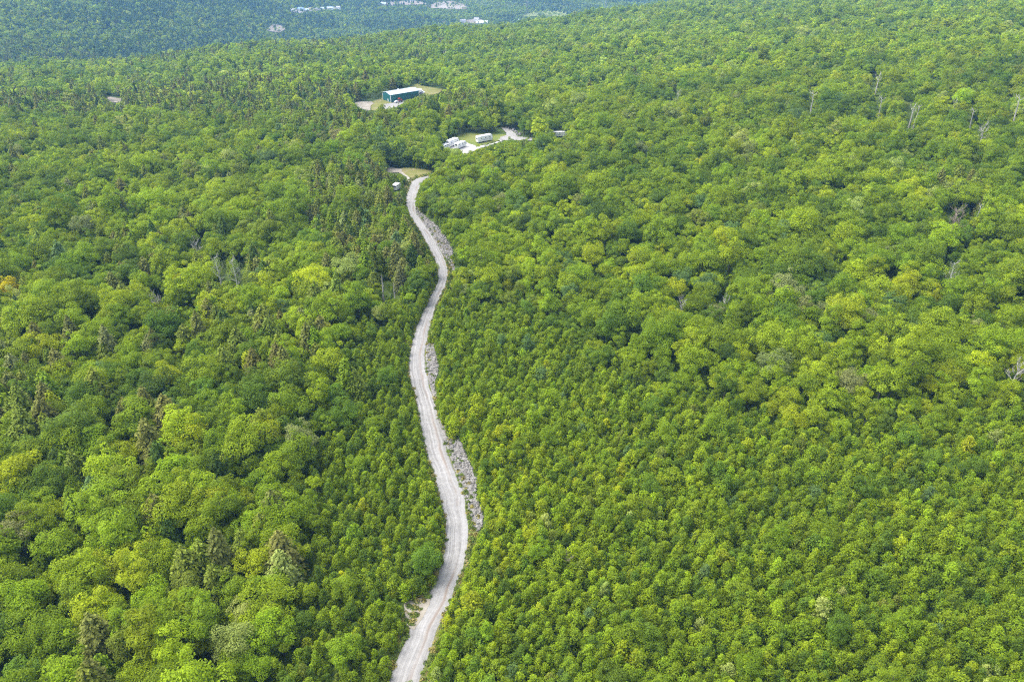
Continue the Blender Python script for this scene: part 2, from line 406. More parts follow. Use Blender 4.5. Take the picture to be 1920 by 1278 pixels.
def crown_broad(seed, R=4.2, H=11.5, base=3.6, lobes=38, per=230, leaf=.215, flat=.0, pts=1.):
    r = np.random.default_rng(seed)
    Hc = H - base
    C, N, S, Vr = [], [], [], []
    ga = PI * (3 - 5 ** .5)
    lob = []
    for i in range(lobes):
        z = 1 - (i + .5) / lobes * 1.42
        a = i * ga + r.normal() * .9
        rr = math.sqrt(max(0, 1 - z * z))
        k = r.uniform(.40, 1.0) * (1 + .12 * math.sin(a * 2 + seed) + .10 * math.sin(a * 3 + seed * 2))
        if z < 0: k *= .92
        zz = z * (.70 if z > 0 else .58) * k * Hc * .86
        lob.append((rr * math.cos(a) * R * k, rr * math.sin(a) * R * k, base + Hc * .46 + zz + r.normal() * .45, R * r.uniform(.15, .38)))
    ax = r.uniform(.85, 1.15)
    for (x, y, z, lr) in lob:
        x *= ax; y /= ax
        n = int(per * (lr / (R * .35)) ** 2)
        d = unit(r.normal(size=(n * 2, 3)))
        outv = np.array([x, y, (z - base - Hc * .3) * .9]); outv = outv / (np.linalg.norm(outv) + 1e-6)
        d = d[((d @ outv) > -.35) & (d[:, 2] > -.55)][:n]
        n = len(d)
        rad = lr * np.where(r.random(n) < .12, r.uniform(1.0, 1.28, n), r.uniform(.74, 1.04, n))
        sq = np.array([1.08, 1.08, .82 - flat]) * r.uniform(.88, 1.12, 3)
        p = np.array([x, y, z]) + d * rad[:, None] * sq
        C.append(p); N.append(d * .9 + np.array([0, 0, .6]) + r.normal(size=(n, 3)) * .34)
        S.append(leaf * r.uniform(.6, 1.25, n)); Vr.append(np.clip(r.normal(.5, .17, n) + r.normal() * .12, 0, 1))
    # inner leaves close the crown
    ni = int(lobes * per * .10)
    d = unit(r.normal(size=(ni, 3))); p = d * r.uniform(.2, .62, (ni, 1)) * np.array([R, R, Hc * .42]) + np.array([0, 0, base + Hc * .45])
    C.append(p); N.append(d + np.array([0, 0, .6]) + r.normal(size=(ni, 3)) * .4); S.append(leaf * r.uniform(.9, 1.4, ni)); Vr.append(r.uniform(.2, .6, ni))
    C, N, S, Vr = map(np.concatenate, (C, N, S, Vr))
    V, Fq = leaf_quads(r, C, N, S)
    return V, Fq, np.repeat(Vr, 4), lob

def crown_young(seed, R=1.65, H=5.6, lobes=12, per=115, leaf=.165):
    r = np.random.default_rng(seed)
    C, N, S, Vr = [], [], [], []
    ga = PI * (3 - 5 ** .5)
    for i in range(lobes):
        t = (i + .5) / lobes                      # 0 low .. 1 top
        z = .8 + t * (H - 1.5)
        prof = math.sin(PI * min(1, .25 + .72 * t)) ** .8
        rr = R * prof * r.uniform(.42, .75) * (0 if i == lobes - 1 else 1)
        a = i * ga + r.normal() * .3
        x, y = rr * math.cos(a), rr * math.sin(a)
        lr = R * r.uniform(.36, .56) * (.8 if i > lobes - 3 else 1)
        n = per
        d = unit(r.normal(size=(n, 3))); d = d[d[:, 2] > -.5]; n = len(d)
        rad = lr * np.where(r.random(n) < .12, r.uniform(1, 1.35, n), r.uniform(.65, 1.05, n))
        C.append(np.array([x, y, z]) + d * rad[:, None] * np.array([1, 1, 1.05]))
        N.append(d * .8 + np.array([0, 0, .6]) + r.normal(size=(n, 3)) * .36)
        S.append(leaf * r.uniform(.65, 1.3, n)); Vr.append(np.clip(r.normal(.5, .19, n) + r.normal() * .06, 0, 1))
    C, N, S, Vr = map(np.concatenate, (C, N, S, Vr))
    V, Fq = leaf_quads(r, C, N, S)
    return V, Fq, np.repeat(Vr, 4)

def crown_conifer(seed, R=2.1, H=12, base=1.6, layers=26, leaf=.33, full=1.75, rag=.22):
    r = np.random.default_rng(seed)
    C, N, S, Vr, A = [], [], [], [], []
    for k in range(layers):
        t = k / (layers - 1)
        z = base + (H - base) * (t ** .9)
        rad = R * (1 - t) ** .52 * r.uniform(1 - rag, 1 + rag * .5) + .12
        nb = max(5, int(12 * (1 - t) + 5))
        a0 = r.uniform(0, 2 * PI)
        for b in range(nb):
            a = a0 + 2 * PI * b / nb + r.normal() * .2
            L = rad * r.uniform(.7, 1.15)
            m = max(2, int(L * 4.6 * full))
            s = (np.arange(m) + r.uniform(.2, .9, m)) / m
            o = np.array([math.cos(a), math.sin(a), 0])
            p = o * (s * L)[:, None]; p[:, 2] += z + s * .25 - .48 * L * s ** 1.6 + r.normal(size=m) * .07
            side = np.array([-math.sin(a), math.cos(a), 0]); p += side * (r.normal(size=m) * .22 * (L * (s * .6 + .25)))[:, None]
            C.append(p); N.append(o * .5 + np.array([0, 0, .8]) + r.normal(size=(m, 3)) * .38)
            S.append(leaf * r.uniform(.7, 1.25, m)); Vr.append(np.clip(r.normal(.5, .2, m), 0, 1)); A.append(np.tile(o + np.array([0, 0, -.5]), (m, 1)))
    C.append(np.array([[0, 0, H - .1], [0, 0, H + .25]])); N.append(np.array([[1, 0, .3], [0, 1, .3.__float__()]])); S.append(np.array([.3, .25])); Vr.append(np.array([.6, .6])); A.append(np.array([[0, 0, 1.], [0, 0, 1.]]))
    C, N, S, Vr, A = map(np.concatenate, (C, N, S, Vr, A))
    V, Fq = leaf_quads(r, C, N, S, asp=.66, along=A)
    return V, Fq, np.repeat(Vr, 4)

def trunk_mb(r, H, rad, lobs=None, lean=.3):
    mb = MB()
    top = Vector((r.normal() * lean, r.normal() * lean, H))
    pts = [Vector((0, 0, -.4)), Vector((0, 0, .3)), top * .35 + Vector((r.normal() * .1, r.normal() * .1, 0)), top * .7, top]
    mb.tube(pts, [rad * 1.5, rad, rad * .8, rad * .5, rad * .12], 6)
    if lobs:
        for (x, y, z, lr) in lobs[::4]:
            a = top * min(.8, max(.25, (z - 1.6) / H * .8))
            b = Vector((x, y, z)); mid = (a + b) / 2 + Vector((0, 0, -.25))
            mb.tube([a, mid, b], [rad * .4, rad * .26, rad * .08], 5)
    return mb

PROTO = bpy.data.collections.new('tree_patterns')      # patterns for the massed forest; not in the scene itself
def proto_obj(name, parts):
    """one joined mesh of (V, F, var, material)"""
    Vs, Fs, Ms, Va, mats, base = [], [], [], [], [], 0
    for V, Fq, va, m in parts:
        V = np.asarray(V); Fq = np.asarray(Fq)
        Vs.append(V); Fs.append(Fq + base); base += len(V); Ms.append(np.full(len(Fq), len(mats))); mats.append(m)
        Va.append(np.full(len(V), .5) if va is None else va)
    me = np_mesh(name, np.concatenate(Vs), np.concatenate(Fs), mats, np.concatenate(Ms))
    add_var(me, np.concatenate(Va))
    return bpy.data.objects.new(name, me)

def quads_only(mb):
    return np.array(mb.v), np.array([q for q in mb.f if len(q) == 4])

VAR = {}     # kind -> list of dict(crown mesh, trunk mesh, R, H)
def make_variant(kind, i, crown, lobs, R, H, leafm, trunkr):
    V, Fq, va = crown
    r = np.random.default_rng(500 + i)
    cm = np_mesh(kind + '_crown', V, Fq, [leafm]); add_var(cm, va)
    tb = trunk_mb(r, H * (.66 if kind == 'conifer' else .86), trunkr, lobs)
    tm = tb.mesh(kind + '_trunk', M['bark'])
    tv, tf = quads_only(tb)
    VAR.setdefault(kind, []).append(dict(crown=cm, trunk=tm, R=R, H=H, full=proto_obj('%s_pattern_%02d' % (kind, i), [(V, Fq, va, leafm), (tv, tf, None, M['bark'])])))

SH_B = [('round', dict(R=4.3, H=11.5)), ('broad', dict(R=5.0, H=11.0, lobes=42, flat=.08)), ('tall', dict(R=3.6, H=13.5, base=4, lobes=36)),
        ('tufted', dict(R=4.2, H=12.0, lobes=24, per=230)), ('round', dict(R=4.0, H=10.5, lobes=32)), ('broad', dict(R=4.7, H=12.5, lobes=44)), ('ragged', dict(R=4.0, H=12.5, lobes=22, per=230))]
for i, (nm, kw) in enumerate(SH_B):
    V, Fq, va, lob = crown_broad(11 + i, **kw)
    make_variant('broadleaf', i, (V, Fq, va), lob, kw['R'], kw['H'], M['leaf'], .22)
    VAR['broadleaf'][-1]['form'] = nm
SH_Y = [('oval', dict(R=1.55, H=6.2)), ('narrow', dict(R=1.3, H=6.8)), ('bushy', dict(R=1.75, H=5.4, lobes=14)), ('oval', dict(R=1.5, H=6.5, lobes=13)), ('bushy', dict(R=1.8, H=5.4, lobes=10)), ('narrow', dict(R=1.45, H=5.8, lobes=10, per=130))]
for i, (nm, kw) in enumerate(SH_Y):
    make_variant('young', i, crown_young(31 + i, **kw), None, kw['R'], kw['H'], M['leaf'], .07)
    VAR['young'][-1]['form'] = nm
SH_C = [('pointed', dict(R=3.1, H=11.0)), ('slender', dict(R=2.6, H=11.8, layers=26)), ('broad', dict(R=3.9, H=11.0, layers=24, rag=.35)), ('ragged', dict(R=3.3, H=10.0, rag=.45, layers=20))]
for i, (nm, kw) in enumerate(SH_C):
    make_variant('conifer', i, crown_conifer(51 + i, **kw), None, kw['R'], kw['H'], M['needle'], .16)
    VAR['conifer'][-1]['form'] = nm
# lighter patterns for the distance
for i, (nm, kw) in enumerate(SH_B):
    kw = dict(kw); kw['per'] = 60; kw['leaf'] = .46; kw['lobes'] = int(kw.get('lobes', 34) * .7)
    V, Fq, va, lob = crown_broad(111 + i, **kw)
    VAR.setdefault('broadfar', []).append(dict(R=kw['R'], H=kw['H'], full=proto_obj('broadfar_pattern_%02d' % i, [(V, Fq, va, M['leaf'])])))
for i, (nm, kw) in enumerate(SH_C):
    kw = dict(kw); kw['full'] = 1.25; kw['leaf'] = .62; kw['layers'] = 15
    V, Fq, va = crown_conifer(151 + i, **kw)
    VAR.setdefault('conifar', []).append(dict(R=kw['R'], H=kw['H'], full=proto_obj('conifar_pattern_%02d' % i, [(V, Fq, va, M['needle'])])))
PCOL = {}
for k in list(VAR):
    c = bpy.data.collections.new(k + '_patterns'); PCOL[k] = c
    for d in VAR[k]: c.objects.link(d['full'])

def gn_scatter(name, pts, rot, scl, idx, tint, coll, label, cat):
    me = bpy.data.meshes.new(name); n = len(pts)
    me.vertices.add(n); me.vertices.foreach_set('co', np.asarray(pts, np.float32).ravel())
    def at(nm, ty, key, arr):
        a = me.attributes.new(nm, ty, 'POINT'); a.data.foreach_set(key, np.ascontiguousarray(arr).ravel())
    at('rot', 'FLOAT_VECTOR', 'vector', np.asarray(rot, np.float32)); at('scl', 'FLOAT_VECTOR', 'vector', np.asarray(scl, np.float32))
    at('idx', 'INT', 'value', np.asarray(idx, np.int32))
    at('tint', 'FLOAT_COLOR', 'color', np.concatenate([np.asarray(tint, np.float32), np.ones((n, 1), np.float32)], 1))
    me.update()
    o = link(bpy.data.objects.new(name, me))
    ng = bpy.data.node_groups.new(name + '_scatter', 'GeometryNodeTree')
    ng.interface.new_socket('Geometry', in_out='INPUT', socket_type='NodeSocketGeometry'); ng.interface.new_socket('Geometry', in_out='OUTPUT', socket_type='NodeSocketGeometry')
    gi = ng.nodes.new('NodeGroupInput'); go = ng.nodes.new('NodeGroupOutput')
    ci = ng.nodes.new('GeometryNodeCollectionInfo'); ci.inputs['Collection'].default_value = coll
    ci.inputs['Separate Children'].default_value = True; ci.inputs['Reset Children'].default_value = True
    ip = ng.nodes.new('GeometryNodeInstanceOnPoints'); ip.inputs['Pick Instance'].default_value = True
    def na(nm, ty):
        a = ng.nodes.new('GeometryNodeInputNamedAttribute'); a.data_type = ty; a.inputs['Name'].default_value = nm; return a.outputs['Attribute']
    L = ng.links.new
    L(gi.outputs[0], ip.inputs['Points']); L(ci.outputs[0], ip.inputs['Instance'])
    L(na('idx', 'INT'), ip.inputs['Instance Index'])
    e = ng.nodes.new('FunctionNodeEulerToRotation'); L(na('rot', 'FLOAT_VECTOR'), e.inputs[0]); L(e.outputs[0], ip.inputs['Rotation'])
    L(na('scl', 'FLOAT_VECTOR'), ip.inputs['Scale']); L(ip.outputs[0], go.inputs[0])
    md = o.modifiers.new('scatter', 'NODES'); md.node_group = ng
    return tag(o, label, cat, kind='stuff')

# ------------------------------------------------------------------ ground sheet
nr, nc = 330, 260
yy = -250 + 60 * (np.exp(np.linspace(0, math.log(1 + 9000 / 60.), nr)) - 1)
yy = -250 + 420 * (np.exp(np.linspace(0, math.log(1 + 9000 / 420.), nr)) - 1)
uu = np.linspace(-1, 1, nc)
Y, U = np.meshgrid(yy, uu, indexing='ij')
X = U * (0.85 * np.maximum(Y, -100) + 330)
G = np.stack([X, Y, terr(X, Y)], -1).reshape(-1, 3)
i, j = np.meshgrid(np.arange(nr - 1), np.arange(nc - 1), indexing='ij')
q = (i * nc + j).ravel()
o = link(bpy.data.objects.new('ground', np_mesh('ground', G, np.stack([q, q + 1, q + nc + 1, q + nc], 1), [M['floor']], smooth=True)))
tag(o, kind='structure')

def lift(zc): return .05 + .00042 * zc

# ------------------------------------------------------------------ road, verge
RD = np.array(ROAD[::-1])      # far to near
Lw = ground(RD[:, 1], RD[:, 0]); Rw = ground(RD[:, 2], RD[:, 0])
Cw = (Lw + Rw) / 2; hw = np.linalg.norm((Rw - Lw)[:, :2], axis=1) / 2
Cw = Cw[::-1]; hw = hw[::-1]
# extend: towards the camera, and on behind the trees to the campers
lot = g1(872, 290)
ext = np.array([lot, g1(855, 312), g1(830, 328), g1(812, 332.5)])
C2 = np.concatenate([[Cw[0] * 2 - Cw[3]], [Cw[0] * 1.5 - Cw[3] * .5], Cw, ext[::-1]])
h2 = np.concatenate([[hw[0], hw[0]], hw, [3.2, 3.2, 3.2, 3.2]])
seg = np.concatenate([[0], np.cumsum(np.linalg.norm(np.diff(C2[:, :2], axis=0), axis=1))])
s = np.arange(0, seg[-1], 1.5)
def smooth1(a, k):
    w = np.hanning(2 * k + 3)[1:-1]; w /= w.sum()
    return np.convolve(np.pad(a, k, mode='edge'), w, 'valid')
cx = smooth1(np.interp(s, seg, C2[:, 0]), 5); cy = smooth1(np.interp(s, seg, C2[:, 1]), 5)
# half width is measured along x; keep it across the road
tx, ty = np.gradient(cx), np.gradient(cy); tl = np.hypot(tx, ty); tx /= tl; ty /= tl
hh = 1.05 * smooth1(np.interp(s, seg, h2), 4) * np.clip(np.abs(ty), .45, 1)
RC = np.stack([cx, cy], -1); RN = np.stack([ty, -tx], -1)      # normal points right

def ribbon(name, offs_l, offs_r, nseg, dz, matl, jag=0., crown=0.):
    V, UV = [], []
    n = len(s)
    jl = smooth1(rng.normal(size=n), 1) * jag; jr = smooth1(rng.normal(size=n), 1) * jag
    for k in range(nseg + 1):
        t = k / nseg
        d = (offs_l + jl) * (1 - t) + (offs_r + jr) * t
        P = RC + RN * d[:, None]
        z = terr(P[:, 0], P[:, 1]) + dz + lift(P[:, 1]) - (0 if 0 < k < nseg else .12) + crown * (1 - (2 * t - 1) ** 2)
        V.append(np.column_stack([P, z])); UV.append(np.column_stack([np.full(n, t), s]))
    V = np.stack(V, 1).reshape(-1, 3); UV = np.stack(UV, 1).reshape(-1, 2)
    i, j = np.meshgrid(np.arange(n - 1), np.arange(nseg), indexing='ij'); m = nseg + 1
    q = (i * m + j).ravel(); Fq = np.stack([q, q + 1, q + m + 1, q + m], 1)
    me = np_mesh(name, V, Fq, [matl], smooth=True)
    uvl = me.uv_layers.new(name='UVMap'); uvl.data.foreach_set('uv', UV[Fq.ravel()].astype(np.float32).ravel())
    return tag(link(bpy.data.objects.new(name, me)), kind='structure')
ribbon('verge', -hh - 1.5, hh + 1.9, 12, 0.0, M['vergegrass'], .35)
ribbon('road', -hh, hh, 14, .07, M['road'], .24, .08)

# ------------------------------------------------------------------ clearings: ground sheets
def sheet(name, outline, matl, dz, extra=0):
    P = np.array(outline)
    x0, y0 = P.min(0); x1, y1 = P.max(0)
    st = max(.7, min((x1 - x0) / 60, 2.0))
    xs = np.arange(x0 - st, x1 + 2 * st, st); ys = np.arange(y0 - st, y1 + 2 * st + extra, st * .6)
    gx, gy = np.meshgrid(xs, ys, indexing='ij')
    ys_ok = gy
    pts = ground(gx.ravel(), np.maximum(gy, -3).ravel())
    pts[:, 2] += lift(pts[:, 1]) + dz
    nx, ny = gx.shape
    i, j = np.meshgrid(np.arange(nx - 1), np.arange(ny - 1), indexing='ij')
    cxm = gx[:-1, :-1] + st / 2; cym = gy[:-1, :-1] + st * .3
    wob = rng.normal(size=cxm.shape) * st * .35
    ins = inpoly(P, cxm + wob, np.minimum(cym, cym - extra * 0) + wob * .3).ravel()
    if extra:
        ins |= inpoly(P + np.array([0, extra]), cxm, cym).ravel() | inpoly(P + np.array([0, extra / 2]), cxm, cym).ravel()
    q = (i * ny + j).ravel()[ins]
    Fq = np.stack([q, q + ny, q + ny + 1, q + 1], 1)
    # drop faces that straddle an occluding edge
    d = np.linalg.norm(pts[Fq[:, 0]] - pts[Fq[:, 2]], axis=1); Fq = Fq[d < 8 * np.median(d)]
    used, inv = np.unique(Fq, return_inverse=True)
    o = link(bpy.data.objects.new(name, np_mesh(name, pts[used], inv.reshape(-1, 4), [matl], smooth=True)))
    return tag(o, kind='structure')
SHEETS = [('bare_patch', 'palesoil', 'bare_ground', .16, 0), ('turnout_earth', 'palesoil', 'turnout', .02, 0), ('turnout_grass', 'dirtgrass', 'meadow', .012, 0),
          ('camper_grass', 'drygrass', 'meadow', .0, 0), ('camper_gravel', 'whitegravel', 'gravel_lot', .05, 0), ('far_road', 'gravel', 'road', .07, 0),
          ('shed_grass', 'dirtgrass', 'meadow', .0, 0), ('shed_apron', 'dirtgrass', 'meadow', .02, 2), ('shed_gravel', 'gravel', 'gravel_lot', .05, 2), ('shed_weeds', 'dirtgrass', 'meadow', .01, 0), ('shed_earth', 'palesoil', 'gravel_lot', .03, 0),
          ('sand_pit', 'sand', 'sand_pit', .1, 0), ('valley_clearing', 'sand', 'sand_clearing', .1, 0), ('hay_field', 'field', 'field', .1, 0), ('valley_street', 'gravel', 'street', .1, 0),
          ('small_gap', 'earth', 'bare_ground', .02, 0), ('valley_yard', 'earth', 'yard', .1, 0)]
for key, mk, nm, dz, ex in SHEETS:
    sheet(nm, CLEAR[key], M[mk], dz, ex)

# ------------------------------------------------------------------ riprap banks
ROCKC = bpy.data.collections.new('rock_patterns')
for i in range(6):
    r = np.random.default_rng(80 + i)
    import bmesh
    bm = bmesh.new(); bmesh.ops.create_icosphere(bm, subdivisions=1, radius=.5)
    for v in bm.verts: v.co = Vector([c * (1 + r.uniform(-.28, .28)) for c in v.co]) * r.uniform(.82, 1.15)
    for v in bm.verts: v.co.z *= .75
    me = bpy.data.meshes.new('rock_pattern'); bm.to_mesh(me); bm.free(); me.materials.append(M['rock'])
    ROCKC.objects.link(bpy.data.objects.new('rock_pattern_%02d' % i, me))

def bank_points(outline, sp):
    P = np.array(outline); W3 = ground(P[:, 0], P[:, 1])
    x0, y0 = W3[:, :2].min(0); x1, y1 = W3[:, :2].max(0)
    n = int((x1 - x0) * (y1 - y0) / sp ** 2)
    q = rng.uniform((x0, y0), (x1, y1), (n, 2))
    ins = inpoly(W3[:, :2], q[:, 0] + rng.normal(size=n) * .25, q[:, 1] + rng.normal(size=n) * .25)
    return q[ins], W3[:, :2]
def road_dist(q):
    d = np.full(len(q), 1e9)
    for k in range(0, len(q), 4000):
        dd = np.linalg.norm(q[k:k + 4000, None] - RC[None], axis=2); d[k:k + 4000] = (dd - hh[None]).min(1)
    return d
for bi, (b, lab) in enumerate(zip(BANKS, ['pale riprap boulders heaped right of the gravel road far up by its bend', 'narrow strip of pale riprap beside the road at its middle bulge', 'long bank of pale riprap stones along the right edge of the near road'])):
    q, W3 = bank_points(b, .29)
    q = q[road_dist(q) > .25]
    n = len(q)
    ln = np.clip(np.exp(rng.normal(-1.0, .48, n)), .16, 1.2)
    z = terr(q[:, 0], q[:, 1]) + lift(q[:, 1]) + ln * .12
    gn_scatter('riprap_bank', np.column_stack([q, z]), rng.uniform(0, 6.28, (n, 3)), ln[:, None] * rng.uniform(.75, 1.2, (n, 3)), rng.integers(0, 6, n), np.ones((n, 3)), ROCKC, lab, 'rocks')
    # stony ground between the boulders
    sheet('stony_ground', b, M['rock'], .10)
# a small line of boulders along the far bend
fb = off([(930, 60), (990, 70), (1060, 100), (1110, 130), (1160, 165), (1165, 180), (1130, 185), (1090, 150), (1040, 110), (960, 80)], 7.385, 820, 230)
q, W3 = bank_points(fb, 1.1); n = len(q); ln = rng.uniform(.8, 1.9, n)
gn_scatter('riprap_bank', np.column_stack([q, terr(q[:, 0], q[:, 1]) + .3]), rng.uniform(0, 6.28, (n, 3)), ln[:, None] * rng.uniform(.8, 1.2, (n, 3)), rng.integers(0, 6, n), np.ones((n, 3)), ROCKC, 'short row of boulders along the far bend by the campers', 'rocks')
# loose stones along the road edges
n = 4200
kk = rng.integers(0, len(s), n); sd = np.where(rng.random(n) < .55, -1, 1)
q = RC[kk] + RN[kk] * (sd * (hh[kk] + np.abs(rng.normal(size=n)) * .6 - .2))[:, None] + rng.normal(size=(n, 2)) * .1
ln = np.exp(rng.normal(-1.9, .45, n))
gn_scatter('loose_stones', np.column_stack([q, terr(q[:, 0], q[:, 1]) + lift(q[:, 1]) + .03]), rng.uniform(0, 6.28, (n, 3)), np.repeat(ln[:, None], 3, 1), rng.integers(0, 6, n), np.ones((n, 3)), ROCKC, 'small loose stones thrown to the edges of the gravel road', 'stones')

# grass and weeds along the verge
TUFT = bpy.data.collections.new('tuft_patterns')
for i in range(4):
    r = np.random.default_rng(90 + i); n = 46
    a = r.uniform(0, 2 * PI, n); rad = r.uniform(0, .45, n)
    C = np.column_stack([rad * np.cos(a), rad * np.sin(a), r.uniform(.05, .42, n)])
    N = np.column_stack([np.cos(a), np.sin(a), r.uniform(.3, 1.4, n)]) + r.normal(size=(n, 3)) * .3
    V, Fq = leaf_quads(r, C, N, r.uniform(.12, .26, n), asp=.4)
    TUFT.objects.link(proto_obj('tuft_pattern_%02d' % i, [(V, Fq, np.repeat(r.uniform(.2, .9, n), 4), M['grasstuft'])]))
n = 7500
kk = rng.integers(0, len(s), n); sd = np.where(rng.random(n) < .5, -1, 1)
q = RC[kk] + RN[kk] * (sd * (hh[kk] + .15 + np.abs(rng.normal(size=n)) * 1.1))[:, None] + rng.normal(size=(n, 2)) * .2
bx, by, _ = project(np.column_stack([q, terr(q[:, 0], q[:, 1])])); onb = np.zeros(n, bool)
for b in BANKS: onb |= inpoly(b, bx, by)
q = q[~onb | (rng.random(n) < .12)]; n = len(q)
tt = np.where(rng.random((n, 1)) < .35, np.array([[.26, .23, .07]]), np.array([[.12, .17, .03]])) * rng.uniform(.7, 1.3, (n, 1))
ln = rng.uniform(.5, 1.5, n)
gn_scatter('verge_grass', np.column_stack([q, terr(q[:, 0], q[:, 1]) + lift(q[:, 1])]), np.column_stack([np.zeros((n, 2)), rng.uniform(0, 6.28, n)]), np.column_stack([ln, ln, ln * rng.uniform(.5, 1.1, n)]), rng.integers(0, 4, n), tt, TUFT, 'grass and weeds growing on the verges of the gravel road', 'grass')

# ------------------------------------------------------------------ the forest: where each tree stands
COLR = {'lime green': (.262, .350, .014), 'mid green': (.168, .256, .013), 'deep green': (.115, .194, .017), 'yellow green': (.315, .390, .012),
        'blue-green': (.122, .205, .055), 'dark green': (.076, .130, .018), 'pale green': (.290, .365, .080), 'olive': (.178, .234, .028), 'brown-olive': (.172, .192, .040),
        'golden yellow': (.50, .47, .010), 'grey-green': (.200, .240, .072), 'fresh green': (.212, .308, .013)}
CN = list(COLR)
CT = np.array([COLR[c] for c in CN]) * np.array([1.05, 1, 1.05])

def snoise(x, y, sc, ph=0):
    x = x / sc; y = y / sc
    return (np.sin(x * 1.7 + y * .9 + ph) + np.sin(-x * 1.1 + y * 1.9 + 2.1 * ph + 1) + np.sin(x * .6 - y * 2.3 + ph * 3 + 2) + np.sin(x * 2.6 + y * 2.2 + ph * 1.3)) / 4

YOUNG_R = [(826, 560), (870, 590), (1000, 610), (1110, 690), (1230, 760), (1400, 800), (1560, 835), (1720, 815), (1960, 760), (2300, 800), (2600, 1700), (700, 1700), (800, 1278), (835, 1160), (880, 1040), (850, 850), (815, 780), (800, 660)]
YOUNG_L = [(808, 560), (760, 600), (700, 640), (665, 720), (640, 800), (615, 900), (590, 1010), (615, 1100), (575, 1190), (520, 1278), (400, 1700), (720, 1700), (735, 1278), (835, 1080), (835, 980), (790, 820), (770, 700)]
CONI = [([(590, 330), (760, 350), (775, 420), (815, 470), (820, 540), (700, 560), (610, 500), (560, 420)], .78),
        ([(0, 190), (200, 200), (330, 170), (560, 165), (700, 190), (720, 250), (560, 275), (330, 235), (100, 240), (0, 230)], .55),
        ([(640, 195), (900, 195), (940, 230), (760, 245), (560, 300), (500, 260)], .5),
        ([(0, 640), (140, 650), (180, 760), (120, 850), (0, 860)], .5),
        ([(380, 640), (560, 600), (620, 700), (520, 760), (380, 720)], .4),
        ([(180, 760), (330, 780), (340, 980), (200, 940)], .38),
        ([(290, 1020), (460, 1040), (470, 1180), (330, 1200)], .35),
        ([(0, 90), (330, 70), (470, 90), (330, 120), (0, 130)], .45),
        ([(180, 8), (330, 10), (330, 42), (190, 45)], .8),
        ([(1740, 360), (1840, 350), (1850, 430), (1740, 440)], .3)]

def place(step, y0, y1, kind_ok, margin=260, jit=.42):
    """jittered rows of spots on the ground between distances y0 and y1 that the camera's neighbourhood can see"""
    ys = np.arange(y0, y1, step * .866)
    out = []
    for r_, yv in enumerate(ys):
        wx = yv * .78 + 60
        xs = np.arange(-wx, wx, step) + (step / 2 if r_ % 2 else 0)
        out.append(np.column_stack([xs, np.full(len(xs), yv)]))
    q = np.concatenate(out); q = q + rng.uniform(-jit, jit, q.shape) * step
    z = terr(q[:, 0], q[:, 1]); P = np.column_stack([q, z])
    px, py, zc = project(P)
    ok = (px > -margin) & (px < W + margin) & (py < HPX + 420) & (zc > 20)
    return P[ok], px[ok], py[ok], zc[ok]

def visible_far(P, h=12):
    """drop far spots hidden well behind a nearer ridge"""
    n = len(P); vis = np.ones(n, bool)
    for f in np.linspace(.45, .985, 28):
        x = P[:, 0] * f; y = P[:, 1] * f; zl = CAMH + 8 + (P[:, 2] + h - CAMH - 8) * f
        vis &= zl > terr(x, y) - 2
    return vis

T = dict(P=[], kind=[], var=[], s=[], rot=[], tint=[], cname=[], tilt=[])
def add_trees(P, kind, var, sc, cid, jitter=.10):
    n = len(P)
    tint = {'broadleaf': 1.15, 'broadfar': 1.22, 'conifar': 1.1, 'conifer': 1.08, 'young': 1.12}.get(kind, 1.) * np.where(P[:, 1:2] > 1400, .97, 1.) * CT[cid] * np.exp(rng.normal(0, jitter, (n, 1))) * np.exp(rng.normal(0, .03, (n, 3)))
    T['P'].append(P); T['kind'] += [kind] * n; T['var'].append(var); T['s'].append(sc); T['rot'].append(rng.uniform(0, 2 * PI, n)); T['tint'].append(tint); T['cname'].append(cid)

def fit(P, kind, var, sc, floor=.42):
    """keep the road, banks, lots and buildings in the open: smaller trees near them, none on them"""
    R = np.array([d['R'] for d in VAR[kind]])[var]; H = np.array([d['H'] for d in VAR[kind]])[var]
    lat = np.where(P[:, 1] < 330, 1.0, .78)
    soft = (P[:, 1] > 1500) & (rng.random(len(P)) < .15)
    res = np.zeros(len(P)); done = np.zeros(len(P), bool)
    for k in (1, .85, .7, .55, .42, .3):
        if k < floor: break
        bad = np.zeros(len(P), bool)
        for hh_, ll in ((.0, 0), (.15, .2), (.27, .6), (.37, .85), (.47, .98), (.57, 1), (.67, .98), (.77, .85), (.87, .65), (.97, .3)):
            for sg in (-1, -.67, -.33, 0, .33, .67, 1):
                if hh_ > .9 and abs(sg) > .6: continue
                q = P + np.column_stack([sg * ll * lat * R * sc * k, np.zeros(len(P)), hh_ * H * sc * k])
                px, py, zc = project(q); bad |= keep_hit(px, py) & ~soft
        new = ~bad & ~done
        res[new] = k; done |= new
    return res

def pick(w):          # choose by weights per row
    c = np.cumsum(w / w.sum(1, keepdims=True), 1)
    return np.minimum((rng.random(len(w))[:, None] > c).sum(1), w.shape[1] - 1)

